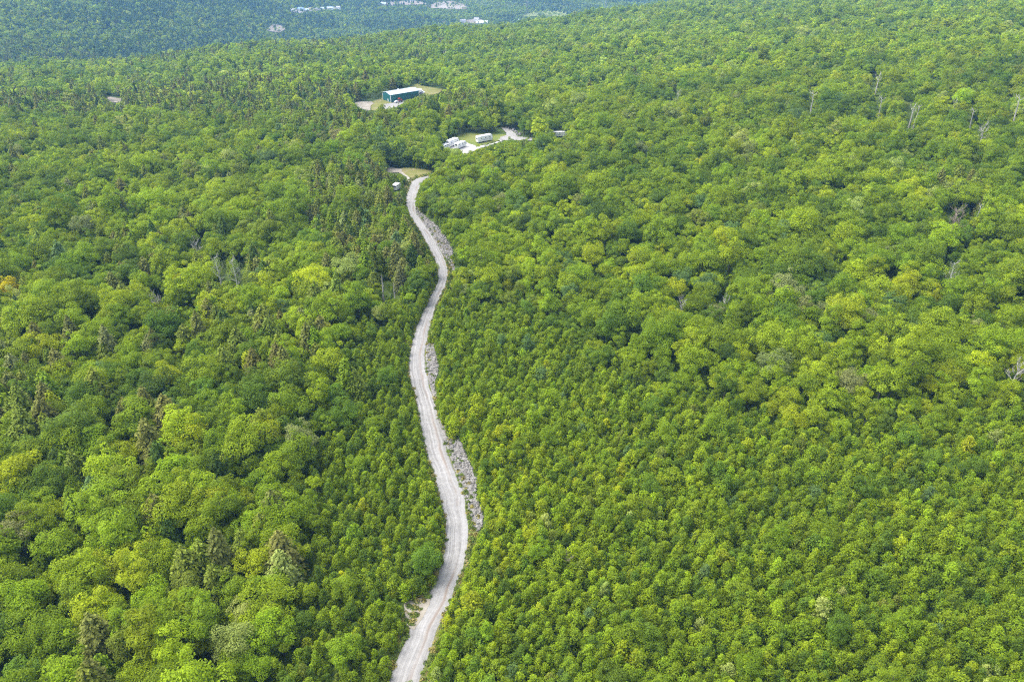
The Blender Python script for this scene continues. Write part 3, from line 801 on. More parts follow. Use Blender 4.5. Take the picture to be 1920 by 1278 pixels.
def colours(P, px, py, kind):
    n = len(P); w = np.zeros((n, len(CN))); ix = {c: i for i, c in enumerate(CN)}
    a = snoise(P[:, 0], P[:, 1], 38, .3); b = snoise(P[:, 0], P[:, 1], 90, 2.2)
    left = px < 800
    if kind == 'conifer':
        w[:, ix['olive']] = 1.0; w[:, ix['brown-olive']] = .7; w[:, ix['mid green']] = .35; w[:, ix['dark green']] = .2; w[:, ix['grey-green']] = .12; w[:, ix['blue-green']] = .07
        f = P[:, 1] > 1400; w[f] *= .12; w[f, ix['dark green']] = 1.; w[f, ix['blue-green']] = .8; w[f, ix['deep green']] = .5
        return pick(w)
    if kind == 'young':
        w[:, ix['mid green']] = 1.0 - .3 * a; w[:, ix['fresh green']] = 1.0 + .5 * a; w[:, ix['lime green']] = .16 + .25 * a; w[:, ix['deep green']] = .16 - .2 * a
        w[:, ix['yellow green']] = .012; w[:, ix['blue-green']] = .02; w[:, ix['pale green']] = .02; w[:, ix['olive']] = .03
        l = left & (py > 560)
        w[l, ix['fresh green']] += .6; w[l, ix['deep green']] *= .4
        w = np.clip(w, .0, None); return pick(w)
    c = snoise(P[:, 0], P[:, 1], 55, 5.1)
    w[:, ix['mid green']] = 1.0; w[:, ix['fresh green']] = .9 + 1.2 * a; w[:, ix['lime green']] = .42 + .9 * a; w[:, ix['deep green']] = .42 - .9 * a
    w[:, ix['dark green']] = .01 - .2 * b; w[:, ix['blue-green']] = .02 - .22 * b; w[:, ix['pale green']] = .04 + .2 * c; w[:, ix['yellow green']] = .02 + .05 * a; w[:, ix['olive']] = .05 + .15 * c; w[:, ix['grey-green']] = .01 - .12 * c
    w = np.clip(w, .0, None); return pick(w)

def young_zone(P, px, py, grow=0):
    w = 26 * snoise(P[:, 0], P[:, 1], 9, 2.7) + 22 * snoise(P[:, 0], P[:, 1], 4.1, .7)
    keep = np.abs(px - 820) < 60
    qx = np.where(keep, px, px + w); qy = np.where(keep, py, py + w * .8)
    z = inpoly(YOUNG_R, qx, qy) | inpoly(YOUNG_L, qx, qy)
    if grow:
        for dx, dy in ((grow, 0), (-grow, 0), (0, grow), (0, -grow)): z |= inpoly(YOUNG_R, qx + dx, qy + dy) | inpoly(YOUNG_L, qx + dx, qy + dy)
    return z
# --- young dense stands either side of the near road
P, px, py, zc = place(1.9, 40, 330, None)
zone = young_zone(P, px, py)
P, px, py = P[zone], px[zone], py[zone]
var = rng.integers(0, len(SH_Y), len(P)); sc = np.clip(np.exp(rng.normal(-.29, .17, len(P))), .40, 1.3) * (1 + .14 * snoise(P[:, 0], P[:, 1], 12, 1)); sc = np.where(px < 800, sc * .70, sc)
sc = np.where(rng.random(len(P)) < .05, sc * rng.uniform(1.2, 1.5, len(P)), sc)
k = fit(P, 'young', var, sc, .4); ok = k > 0
cid = colours(P, px, py, 'young')
# bright yellow-green strip along the right verge
yl = inpoly([(845, 780), (900, 770), (960, 830), (1010, 960), (990, 1090), (900, 1170), (800, 1278), (860, 1100), (880, 990)], px, py)
cid = np.where(yl & (rng.random(len(P)) < .5), np.where(rng.random(len(P)) < .16, CN.index('yellow green'), CN.index('lime green')), cid)
add_trees(P[ok], 'young', var[ok], (sc * k)[ok], cid[ok])

# a few older trees rise out of the young stand
m = rng.random(len(P)) < .012
Q = P[m]; var2 = rng.integers(0, len(SH_B), len(Q)); sc2 = rng.uniform(.42, .66, len(Q)); k2 = fit(Q, 'broadleaf', var2, sc2, .8); ok2 = k2 > 0
add_trees(Q[ok2], 'broadleaf', var2[ok2], (sc2 * k2)[ok2], np.where(rng.random(ok2.sum()) < .3, CN.index('deep green'), CN.index('mid green')))
# --- mature forest
def forest(step, y0, y1, far=False):
    P, px, py, zc = place(step, y0, y1, None, margin=300 if not far else 120)
    zone = ~young_zone(P, px, py); edge = young_zone(P, px, py, 46)
    if y1 > 700:
        v = visible_far(P); zone &= v
    P, px, py, edge = P[zone], px[zone], py[zone], edge[zone]
    pc = np.full(len(P), .05)
    pc = np.where(px < 800, .075, .004)
    pc = np.where((px < 800) & (py < 130), .16, pc)
    fp = snoise(P[:, 0], P[:, 1], 150, 3.3); pc = np.where((P[:, 1] > 1550) & (fp > .16), .5, pc)
    for poly, pr in CONI: pc = np.where(inpoly(poly, px, py), pr, pc)
    isc = rng.random(len(P)) < pc
    bk, ck = ('broadfar', 'conifar') if far else ('broadleaf', 'conifer')
    # broadleaf
    Q, qx, qy = P[~isc], px[~isc], py[~isc]
    var = rng.integers(0, len(SH_B), len(Q)); sc = np.clip(np.exp(rng.normal(-.36, .22, len(Q))), .38, 1.15) * np.where(edge[~isc], .72, 1.)
    sc *= 1 + .12 * snoise(Q[:, 0], Q[:, 1], 30, 4)
    if not far: sc *= np.where(qx > 830, .95, 1)
    k = fit(Q, bk, var, sc, .3); ok = k > 0; cid = colours(Q, qx, qy, 'broad')
    add_trees(Q[ok], bk, var[ok], (sc * k)[ok], cid[ok])
    Q, qx, qy = P[isc], px[isc], py[isc]
    var = rng.integers(0, len(SH_C), len(Q)); sc = rng.uniform(.72, 1.2, len(Q))
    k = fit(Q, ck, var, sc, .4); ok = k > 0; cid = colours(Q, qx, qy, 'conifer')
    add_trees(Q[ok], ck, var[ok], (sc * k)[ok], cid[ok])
    # a second tree in the gaps between conifers (they are narrow)
    m = ok & (rng.random(len(Q)) < .8)
    Q2 = Q[m] + np.column_stack([rng.uniform(-3.2, 3.2, (m.sum(), 2)), np.zeros(m.sum())]); Q2[:, 2] = terr(Q2[:, 0], Q2[:, 1])
    var = rng.integers(0, len(SH_C), len(Q2)); sc = rng.uniform(.6, 1.1, len(Q2)); k = fit(Q2, ck, var, sc, .4); ok = k > 0
    add_trees(Q2[ok], ck, var[ok], (sc * k)[ok], colours(Q2, qx[m], qy[m], 'conifer')[ok])
forest(4.7, 30, 560)
forest(5.6, 560, 1500, True)
forest(7.6, 1500, 3500, True)

for k in ('P', 'var', 's', 'rot', 'tint', 'cname'): T[k] = np.concatenate(T[k])
T['kind'] = np.array(T['kind'])

# trees of the photograph one would point at: recolour the tree standing there
SPECIAL = [(8, 530, 'golden yellow'), (62, 640, 'yellow green'), (372, 800, 'yellow green'), (520, 1050, 'pale green'), (45, 890, 'yellow green'), (925, 880, 'yellow green'),
           (935, 1020, 'yellow green'), (1000, 1000, 'yellow green'), (100, 740, 'yellow green'), (1500, 780, 'yellow green'), (1730, 740, 'yellow green'), (1690, 895, 'blue-green'), (1750, 910, 'blue-green'), (1720, 900, 'blue-green'),
           (850, 335, 'blue-green'), (445, 690, 'yellow green'), (540, 620, 'lime green'), (305, 690, 'yellow green'), (320, 1080, 'olive'), (350, 1110, 'olive'), (560, 1260, 'olive'), (40, 680, 'grey-green'), (880, 500, 'dark green'), (730, 1040, 'dark green'), (1530, 80, 'yellow green')]
top = T['P'].copy(); HH = np.array([VAR[k][v]['H'] for k, v in zip(T['kind'], T['var'])]) * T['s']; RR = np.array([VAR[k][v]['R'] for k, v in zip(T['kind'], T['var'])]) * T['s']
top[:, 2] += HH * .75
TX, TY, TZ = project(top)
for px, py, c in SPECIAL:
    d = np.hypot(TX - px, TY - py) / (RR / TZ * F)
    near_ = np.nonzero(d < .6)[0]
    i = int(near_[np.argmin(TZ[near_])]) if len(near_) else int(np.argmin(d)); T['tint'][i] = CT[CN.index(c)]; T['cname'][i] = CN.index(c)

# ------------------------------------------------------------------ single trees: the largest in view
def single(kind, limit):
    inside = (T['kind'] == kind) & (TX > 4) & (TX < W - 4) & (TY > 4) & (TY < HPX - 2)
    ids = np.nonzero(inside)[0]
    return ids[np.argsort(-(RR / TZ)[ids])][:limit]

def place_phrase(px, py):
    right = px > np.interp(py, [335, 420, 508, 570, 700, 800, 990, 1090, 1278], [790, 790, 835, 812, 785, 805, 860, 840, 757])
    side = 'right' if right else 'left'
    dr = abs(px - np.interp(py, [335, 420, 508, 570, 700, 800, 990, 1090, 1278], [790, 790, 835, 812, 785, 805, 860, 840, 757]))
    lv = ('at bottom edge' if py > 1228 else 'just above bottom edge' if py > 1175 else 'near bottom edge' if py > 1120 else 'level with lower bend' if py > 1010 else 'level with long riprap' if py > 820 else 'level with narrow riprap' if py > 640
          else 'level with double bend' if py > 500 else 'level with upper riprap' if py > 330 else 'level with the campers' if py > 210 else 'beyond the shed')
    if dr < 130: zx = 'beside road on ' + side
    elif right: zx = 'well right of road' if px < 1250 else 'toward the right' if px < 1600 else 'at the right edge'
    else: zx = 'well left of road' if px > 480 else 'toward the left' if px > 220 else 'at the left edge'
    return zx, lv

ORD = ['leftmost', 'second from left', 'third from left', 'fourth from left', 'fifth from left', 'sixth from left', 'seventh from left', 'eighth from left', 'ninth from left', 'tenth from left',
       'eleventh from left', 'twelfth from left', 'thirteenth from left', 'fourteenth from left', 'fifteenth from left', 'sixteenth from left']
ORD += [w + ' from left' for w in ('seventeenth', 'eighteenth', 'nineteenth', 'twentieth')] + ['twenty-%s from left' % w for w in ('first', 'second', 'third', 'fourth', 'fifth', 'sixth', 'seventh', 'eighth', 'ninth')] + ['thirtieth from left'] + ['thirty-%s from left' % w for w in ('first', 'second', 'third', 'fourth', 'fifth', 'sixth', 'seventh', 'eighth', 'ninth')]
ORD += ['%dth from left' % k for k in range(44, 400, 1) if k % 10 > 3 or k % 10 == 0]
GROUP = {'broadleaf': 'grown broadleaf trees of the forest', 'young': 'young trees crowded beside the road', 'conifer': 'conifers among the broadleaf trees'}
NOUN = {'broadleaf': 'broadleaf', 'young': 'young tree', 'conifer': 'conifer'}
NAME = {'broadleaf': 'broadleaf_tree', 'young': 'young_tree', 'conifer': 'conifer_tree'}
is_single = np.zeros(len(T['s']), bool)
LIMIT = {'broadleaf': 300, 'young': 300, 'conifer': 300}
for kind in ('broadleaf', 'young', 'conifer'):
    ids = single(kind, LIMIT[kind]); is_single[ids] = True
    buckets = {}
    for i in ids:
        key = (CN[T['cname'][i]], VAR[kind][T['var'][i]]['form'], *place_phrase(TX[i], TY[i]))
        buckets.setdefault(key, []).append(i)
    lab = {}
    for (c, fm, zx, lv), m in buckets.items():
        m.sort(key=lambda i: TX[i])
        for j, i in enumerate(m):
            o_ = '' if len(m) == 1 else ', ' + (ORD[j] if j < len(m) - 1 or len(m) > 6 else 'rightmost')
            lab[i] = '%s %s %s %s %s%s' % (c, fm, NOUN[kind], zx, lv, o_)
    for i in ids:
        v = VAR[kind][T['var'][i]]
        root = empty(NAME[kind], T['P'][i] - np.array([0, 0, .05]), T['rot'][i], lab[i], 'tree', GROUP[kind])
        root.scale = (T['s'][i],) * 3
        t = link(bpy.data.objects.new('trunk', v['trunk'])); t.parent = root
        c = link(bpy.data.objects.new('crown', v['crown'])); c.parent = root
        c['tint'] = [float(a) for a in T['tint'][i]]

STUFF = {'broadleaf': ('broadleaf_forest', 'unbroken green broadleaf forest covering the slopes on both sides', 'forest'), 'young': ('young_tree_thicket', 'dense young trees filling the near slope right of the road', 'thicket'),
         'conifer': ('conifer_stand', 'olive conifers standing in clumps among the broadleaf forest', 'forest'), 'broadfar': ('distant_forest', 'far broadleaf forest over the ridge and the valley floor', 'forest'), 'conifar': ('distant_conifers', 'far dark conifers scattered through the distant forest', 'forest')}
for kind, (nm, lb, ct) in STUFF.items():
    m = (T['kind'] == kind) & ~is_single
    n = int(m.sum())
    sc = T['s'][m][:, None] * np.column_stack([np.ones((n, 2)), rng.uniform(.9, 1.12, n)])
    rot = np.column_stack([rng.normal(0, .03, (n, 2)), T['rot'][m]])
    gn_scatter(nm, T['P'][m] - np.array([0, 0, .1]), rot, sc, T['var'][m], T['tint'][m], PCOL[kind], lb, ct)
    print(nm, n)

# undergrowth in the gaps of the grown forest
P, px, py, zc = place(2.5, 30, 430, None, margin=160)
zone = np.ones(len(P), bool); P = P[zone]; px = px[zone]; py = py[zone]
var = rng.integers(0, len(SH_Y), len(P)); sc = rng.uniform(.45, .95, len(P)); k = fit(P, 'young', var, sc, .3); ok = k > 0
P, var, sc = P[ok], var[ok], (sc * k)[ok]; n = len(P)
tint = CT[[CN.index('mid green'), CN.index('fresh green'), CN.index('deep green')]][rng.integers(0, 3, n)] * rng.uniform(.8, 1.2, (n, 1))
gn_scatter('undergrowth', P, np.column_stack([np.zeros((n, 2)), rng.uniform(0, 6.28, n)]), np.repeat(sc[:, None], 3, 1), var, tint, PCOL['young'], 'leafy undergrowth filling the gaps beneath the grown trees', 'undergrowth')
print('undergrowth', n)

# ------------------------------------------------------------------ bare and dead trees
def branchy(seed, H, rad, n1, spread, twigs, fork=False, lean=0.05, start=.45):
    r = random.Random(seed)
    t, b = MB(), MB()
    top = Vector((r.uniform(-1, 1) * lean * H, r.uniform(-1, 1) * lean * H, H))
    pts = [Vector((0, 0, -.5))] + [top * k + Vector((r.uniform(-.15, .15), r.uniform(-.15, .15), 0)) for k in (.02, .25, .5, .75)] + [top]
    rs = [rad * 1.3, rad, rad * .85, rad * .68, rad * .45, rad * .15]
    t.tube(pts, rs, 7)
    def at(k): return top * k
    def limb(p, d, L, rd, depth):
        q = [p]; dd = d.copy()
        for i in range(4):
            dd = (dd + Vector((r.uniform(-.3, .3), r.uniform(-.3, .3), r.uniform(-.05, .28)))).normalized()
            q.append(q[-1] + dd * L / 4)
        b.tube(q, [rd, rd * .8, rd * .6, rd * .42, rd * .15], 5 if depth < 2 else 4)
        if depth < twigs:
            for i in range(r.randint(3, 4)):
                k = r.randint(1, 3)
                d2 = (dd + Vector((r.uniform(-1, 1), r.uniform(-1, 1), r.uniform(-.2, .7)))).normalized()
                limb(q[k], d2, L * r.uniform(.4, .62), rd * .5, depth + 1)
    for i in range(n1):
        a = i * 2.4 + r.uniform(-.4, .4); k = start + (1 - start) * (i + r.random() * .6) / n1
        d = Vector((math.cos(a), math.sin(a), r.uniform(.35, 1.1))).normalized()
        limb(at(min(k, .95)), d, H * spread * (1.15 - k * .5) * r.uniform(.7, 1.15), rad * .5 * (1.1 - k * .5), 0)
    return t, b
DEADP = {}
for nm, a in {'snag': (1, 12.5, .33, 5, .22, 1), 'forked': (2, 12.5, .36, 4, .34, 1), 'twiggy': (3, 10, .26, 11, .42, 3), 'birch': (4, 14, .28, 9, .24, 2), 'grey': (5, 12, .28, 10, .36, 3), 'stub': (6, 10, .32, 2, .12, 0)}.items():
    st = .75 if nm in ('snag', 'forked') else .25 if nm == 'twiggy' else .4
    t, b = branchy(*a, start=st)
    mk = M['deadbrown'] if nm == 'twiggy' else M['birch'] if nm == 'birch' else M['dead']
    DEADP[nm] = (t.mesh('dead_trunk', mk), b.mesh('dead_branches', M['dead'] if nm == 'birch' else mk))
# sparse leaves for the living birches
Vb, Fb, vb = crown_young(77, R=2.6, H=13.0, lobes=13, per=52, leaf=.24)
Vb[:, 2] = Vb[:, 2] * .5 + 7.2
sparse = np_mesh('sparse_crown', Vb, Fb, [M['leaf']]); add_var(sparse, vb)
DEAD = [  # top pixel, kind, scale, label
    (1267, 172, 'forked', .95, 'small white forked dead tree standing alone above the forest right of the campers'),
    (1517, 172, 'snag', 1.35, 'tall pale dead tree with a thin straight trunk toward the upper right'),
    (1636, 142, 'forked', 1.25, 'white dead tree with wide Y-shaped fork high at the upper right'),
    (1645, 182, 'snag', 1.1, 'leaning grey dead trunk just below the wide Y-shaped dead tree'),
    (1700, 200, 'forked', 1.05, 'stout pale dead tree of the arching pair, left one'),
    (1709, 198, 'snag', 1.1, 'stout pale dead tree of the arching pair, right one with bent limbs'),
    (1783, 186, 'grey', .85, 'thin grey dead tree among dark crowns between the pair and the right edge'),
    (1792, 200, 'stub', .7, 'short grey dead stub beside a thin grey dead tree, upper right'),
    (1815, 205, 'snag', .95, 'slanting pale dead trunk left of the tallest one at the right edge'),
    (1834, 228, 'grey', .95, 'bushy grey bare tree leaning below the slanting trunk, upper right'),
    (1895, 180, 'snag', 1.35, 'tallest pale dead tree at the right edge, leaning right'),
    (1780, 385, 'twiggy', 1.15, 'broad brown leafless tree with a fan of fine twigs, right side'),
    (1822, 382, 'snag', .8, 'thin grey dead trunk right of the brown leafless tree'),
    (1770, 492, 'birch', .95, 'slim white-stemmed birch with few pale leaves, right side'),
    (1659, 525, 'stub', .75, 'bare grey pole-like snag left of the white-stemmed birch'),
    (1276, 556, 'grey', .62, 'small tangle of grey bare branches, left one of two below mid forest'),
    (1352, 556, 'grey', .66, 'flat tangle of grey bare branches, right one of two below mid forest'),
    (1890, 676, 'grey', .75, 'silver bare branches spreading from a crown at the right edge'),
    (1765, 755, 'stub', .5, 'little grey snag above the young trees at the right'),
    (1058, 1040, 'twiggy', .5, 'small leafless twiggy tree among young trees right of the lower road bend'),
    (421, 480, 'birch', 1.0, 'white-stemmed thin birch, left one of the pair in the left forest'),
    (452, 485, 'birch', 1.05, 'white-stemmed thin birch, right one of the pair in the left forest'),
    (374, 448, 'grey', .75, 'small pale bare tree above the birch pair, left forest'),
    (303, 548, 'grey', .75, 'grey forked bare branches over a clearing in the left forest'),
    (330, 1048, 'twiggy', .5, 'dark leafless twigs in the gap behind olive conifers, lower left'),
    (720, 515, 'stub', .9, 'white dead trunk in the dark gap left of the double road bend'),
    (742, 530, 'stub', .7, 'short white trunk right of the white dead trunk by the double bend'),
    (787, 226, 'stub', .5, 'thin white snag between the teal shed and the campers'),
    (790, 62, 'snag', 1.1, 'tiny pale dead tree on the far slope beyond the teal shed'),
    (835, 92, 'grey', 1.1, 'faint grey bare tree far behind the teal shed'),
]
for (px, py, k, sc, lb) in DEAD:
    h = {'snag': 12.5, 'forked': 12.5, 'twiggy': 11, 'birch': 14, 'grey': 13, 'stub': 10}[k] * sc
    # foot of the tree whose top shows at this pixel
    best = g1(px, py)
    for it in range(8):
        tx_, ty_, tz_ = project(best + np.array([0, 0, h])); best = g1(px, py + (project(best)[1] - ty_))
    root = empty('birch_tree' if k == 'birch' else 'dead_tree', best, random.uniform(0, 6.28) if k != 'forked' else random.uniform(-.4, .4), lb, 'tree' if k == 'birch' else 'dead tree')
    root.scale = (sc,) * 3
    for nm, me in zip(('trunk', 'branches'), DEADP[k]):
        o = link(bpy.data.objects.new(nm, me)); o.parent = root
    if k == 'birch':
        o = link(bpy.data.objects.new('crown', sparse)); o.parent = root; o['tint'] = [.17, .23, .075]
    if k == 'grey' :
        pass



# ------------------------------------------------------------------ teal shed
def yaw_from(a, b): return math.atan2(b[1] - a[1], b[0] - a[0])
nearc = g1(733.2, 193.2); rightc = g1(786.0, 184.2)
dirv = unit((rightc - nearc)[:2]); Ls = float(np.linalg.norm((rightc - nearc)[:2]))
SHED_YAW = math.atan2(dirv[1], dirv[0])
SL = max(18., min(Ls, 34.)); SWd = 11.5; SHh = 5.6
zs = nearc[2] + .1
shed = empty('metal_shed', (nearc[0], nearc[1], zs), SHED_YAW, 'long teal green metal shed with white roof in the forest clearing', 'building')
sh = MB(); sh.add([(0, 0, -1), (SL, 0, -1), (SL, SWd, -1), (0, SWd, -1), (0, 0, SHh), (SL, 0, SHh), (SL, SWd, SHh), (0, SWd, SHh), (0, SWd / 2, SHh + 1.1), (SL, SWd / 2, SHh + 1.1)],
       [(0, 1, 5, 4), (2, 3, 7, 6), (1, 2, 6, 9, 5), (3, 0, 4, 8, 7)])
sh.build('wall', M['teal'], shed)
rb = MB()
for x in np.arange(.9, SL - .4, .95): rb.box((x, -.035, SHh / 2 - .3), (.10, .07, SHh - .3))
for y in np.arange(.9, SWd - .4, .95): rb.box((-.035, y, SHh / 2 - .3), (.07, .10, SHh - .4))
rb.build('siding_rib', M['teal'], shed)
e = .45
rf = MB(); rf.prism([(-e, SHh - .10), (SWd / 2, SHh + 1.16), (SWd + e, SHh - .10), (SWd + e, SHh + .10), (SWd / 2, SHh + 1.36), (-e, SHh + .10)], -e, SL + e, 'x')
roof = rf.build('roof', M['roofw'], shed)
sm = MB()
for x in np.arange(.6, SL, 1.2):
    sm.add([(x, -e, SHh + .115), (x + .07, -e, SHh + .115), (x + .07, SWd / 2, SHh + 1.375), (x, SWd / 2, SHh + 1.375)], [(0, 1, 2, 3)])
sm.build('roof_seam', M['lightgrey'], roof)
MB().box((SL * .45, SWd * .62, SHh + 1.45), (.8, .8, .9), .08).build('roof_vent', M['white'], roof)
for x, y in ((0, 0), (0, SWd), (SL, 0)):
    MB().box((x - .02, y - .02, SHh / 2 - .45), (.32, .32, SHh - .1)).build('corner_trim', M['white'], shed)
for x in (SL * .58, SL * .76, SL * .92):
    d = MB().box((x, -.06, 1.9), (3.2, .09, 3.8)).build('door', M['tealdark'], shed)
    mb = MB()
    for k in range(5): mb.box((x, -.125, .5 + k * .75), (3.1, .04, .05))
    mb.build('panel_line', M['darkmetal'], d)
MB().box((-.06, SWd * .35, 1.05), (.09, 1.0, 2.1)).build('door', M['white'], shed)
MB().box((SL * .28, -.05, 2.6), (1.4, .08, .9)).build('window', M['glass'], shed)

def local(root_xy, yaw, x, y):
    c, s_ = math.cos(yaw), math.sin(yaw); return root_xy[0] + x * c - y * s_, root_xy[1] + x * s_ + y * c

# ------------------------------------------------------------------ vehicles
def wheels(root, spots, r, w):
    for x, y in spots:
        t = MB().wheel((x, y, r), r, w).build('wheel', M['tyre'], root); MB().disc((x, y, r), r * .56, w * .8).build('rim', M['lightgrey'], t)

def pickup(name, px, py, yaw, paintm, label, cat, kind='pickup'):
    p = g1(px, py)
    root = empty(name, p + np.array([0, 0, lift(p[1]) + .05]), yaw, label, cat)
    if kind == 'pickup':
        MB().prism([(-2.6, .45), (2.6, .45), (2.65, .75), (2.55, 1.05), (1.1, 1.12), (-.55, 1.12), (-.55, 1.12), (-2.6, 1.12)], -.95, .95).build('body', paintm, root)
        MB().prism([(-.6, 1.122), (1.2, 1.122), (.65, 1.82), (-.45, 1.82)], -.85, .85).build('cab', paintm, root)
        g = MB().prism([(-.5, 1.2), (1.05, 1.2), (.6, 1.75), (-.4, 1.75)], -.86, .86); g.build('window', M['glass'], root)
        MB().box((-1.6, 0, 1.128), (1.7, 1.5, .012)).build('cargo_bed', M['darkmetal'], root)
    else:
        MB().prism([(-2.2, .4), (2.2, .4), (2.25, .7), (2.1, .92), (-2.1, .98), (-2.25, .7)], -.88, .88).build('body', paintm, root)
        MB().prism([(-1.8, .96), (1.15, .93), (.45, 1.48), (-1.3, 1.48)], -.78, .78).build('cab', paintm, root)
        MB().prism([(-1.62, 1.0), (.98, .98), (.42, 1.42), (-1.22, 1.42)], -.79, .79).build('window', M['glass'], root)
    wheels(root, ((1.6, .86), (1.6, -.86), (-1.55, .86), (-1.55, -.86)), .38, .25)
    for y in (.6, -.6): MB().box((2.62 if kind == 'pickup' else 2.2, y, .82), (.08, .32, .16), .02).build('headlight', M['white'], root)
    return root

def tractor(px, py, yaw, label):
    p = g1(px, py); root = empty('tractor', p + np.array([0, 0, lift(p[1]) + .05]), yaw, label, 'tractor')
    MB().box((.9, 0, 1.25), (1.9, .85, .85), .1).build('hood', M['red'], root)
    cb = MB().box((-.75, 0, 1.95), (1.45, 1.5, 1.7), .1).build('cab', M['red'], root)
    MB().box((-.75, 0, 2.1), (1.47, 1.52, .9), .08).build('window', M['glass'], cb)
    MB().box((-.75, 0, 2.85), (1.65, 1.7, .14), .04).build('roof', M['red'], root)
    MB().box((.2, 0, .75), (3.0, .6, .35), .05).build('chassis', M['darkmetal'], root)
    wheels(root, ((-.9, .95), (-.9, -.95)), .85, .5); wheels(root, ((1.35, .8), (1.35, -.8)), .55, .36)
    ld = MB()
    for y in (.7, -.7): ld.tube([(-.1, y, 1.7), (1.4, y, 1.5), (2.5, y, .55)], .09, 6)
    ld.build('loader_arm', M['red'], root)
    MB().prism([(2.4, .15), (3.1, .12), (3.0, .28), (2.6, .3), (2.55, .85), (2.4, .85)], -1.05, 1.05).build('bucket', M['grey'], root)
    return root

def camper(px, py, yaw, L, label, Hh=2.7, wd=2.5, striped=True, group='white campers parked on the gravel lot'):
    p = g1(px, py); root = empty('camper_trailer', p + np.array([0, 0, lift(p[1]) + .05]), yaw, label, 'camper', group)
    z0 = .6
    prof = [(-L / 2, z0), (L / 2 - .6, z0), (L / 2, z0 + .7), (L / 2 + .05, z0 + 1.4), (L / 2 - .5, z0 + Hh - .12), (L / 2 - .9, z0 + Hh), (-L / 2 + .25, z0 + Hh), (-L / 2, z0 + Hh - .25)]
    b = MB().prism(prof, -wd / 2, wd / 2).build('body', M['white'], root)
    for sx in (-1, 1):
        for x, w_ in ((-L * .28, .8), (L * .02, .55), (L * .30, .8)):
            MB().box((x, sx * (wd / 2 + .012), z0 + 1.75), (w_, .03, .38), .0).build('window', M['glass'], root)
        if striped: MB().box((-.1, sx * (wd / 2 + .008), z0 + .85), (L - 1.0, .02, .16)).build('stripe', M['stripe'], root)
    MB().box((L * .16, -wd / 2 - .012, z0 + 1.05), (.7, .03, 1.9)).build('door', M['offwhite'], root)
    MB().box((-L / 2 - .012, 0, z0 + 1.7), (.03, 1.3, .7)).build('window', M['glass'], root)
    for x in (-L * .2, L * .18): MB().box((x, 0, z0 + Hh + .09), (.7, .7, .18), .04).build('roof_vent', M['lightgrey'], root)
    wheels(root, ((-.55, wd / 2 - .15), (.35, wd / 2 - .15), (-.55, -wd / 2 + .15), (.35, -wd / 2 + .15)), .36, .24)
    h = MB(); h.tube([(L / 2 - .7, .7, .5), (L / 2 + 1.2, 0, .5)], .06, 5); h.tube([(L / 2 - .7, -.7, .5), (L / 2 + 1.2, 0, .5)], .06, 5); h.tube([(L / 2 + 1.0, 0, .05), (L / 2 + 1.0, 0, .8)], .05, 5)
    h.build('hitch', M['darkmetal'], root)
    return root


Y6 = lambda x, y: (x / 9.6 + 660, y / 9.6 + 140)
Y7 = lambda x, y: (x / 7.385 + 820, y / 7.385 + 230)
pickup('parked_car', *Y6(815, 512), SHED_YAW + .1, M['white'], 'white car parked at the front of the teal shed beside the red tractor', 'car', 'car')
tractor(*Y6(868, 502), SHED_YAW + .25, 'red tractor parked at the front wall of the teal shed')
pickup('pickup_truck', *Y6(1245, 372), SHED_YAW + 1.2, M['darkmetal'], 'dark pickup parked past the far end of the teal shed', 'pickup')
# white box truck at the end of the shed
p = g1(*Y6(1222, 350)); bt = empty('box_truck', p + np.array([0, 0, lift(p[1]) + .05]), SHED_YAW - .9, 'white box truck standing at the far end wall of the teal shed', 'truck')
MB().box((-1.0, 0, 2.0), (5.2, 2.4, 2.5), .06).build('cargo_box', M['white'], bt)
MB().prism([(1.7, .6), (3.7, .6), (3.75, 1.3), (3.0, 1.45), (2.6, 2.3), (1.7, 2.3)], -1.05, 1.05).build('cab', M['white'], bt)
MB().prism([(2.0, 1.5), (2.92, 1.5), (2.55, 2.2), (2.0, 2.2)], -1.06, 1.06).build('window', M['glass'], bt)
MB().box((0, 0, .62), (6.6, .9, .22)).build('chassis', M['darkmetal'], bt)
wheels(bt, ((2.8, .95), (2.8, -.95), (-1.8, .95), (-1.8, -.95)), .46, .3)
# small things at the shed: utility mast
# campers on the lot
camper(*Y7(115, 372), .95, 5.2, 'low white camper half hidden by trees, leftmost on the lot', Hh=2.2)
camper(*Y7(215, 325), .98, 8.2, 'tall white camper second from left on the gravel lot', Hh=3.1)
camper(*Y7(322, 352), .98, 7.6, 'long white camper with a dark underside beside the open gravel', Hh=2.5)
camper(*Y7(650, 268),   .62, 9.6, 'largest white camper at the right of the lot by dry grass', Hh=3.0)
camper(*Y7(1690, 200), -.05, 8.6, 'white camper alone at the forest edge right of the far road', Hh=2.2)
camper(744, 357, 1.25, 4.5, 'small white camper end showing among trees left of the upper road', Hh=2.4, wd=2.2, group='white campers parked near the road')

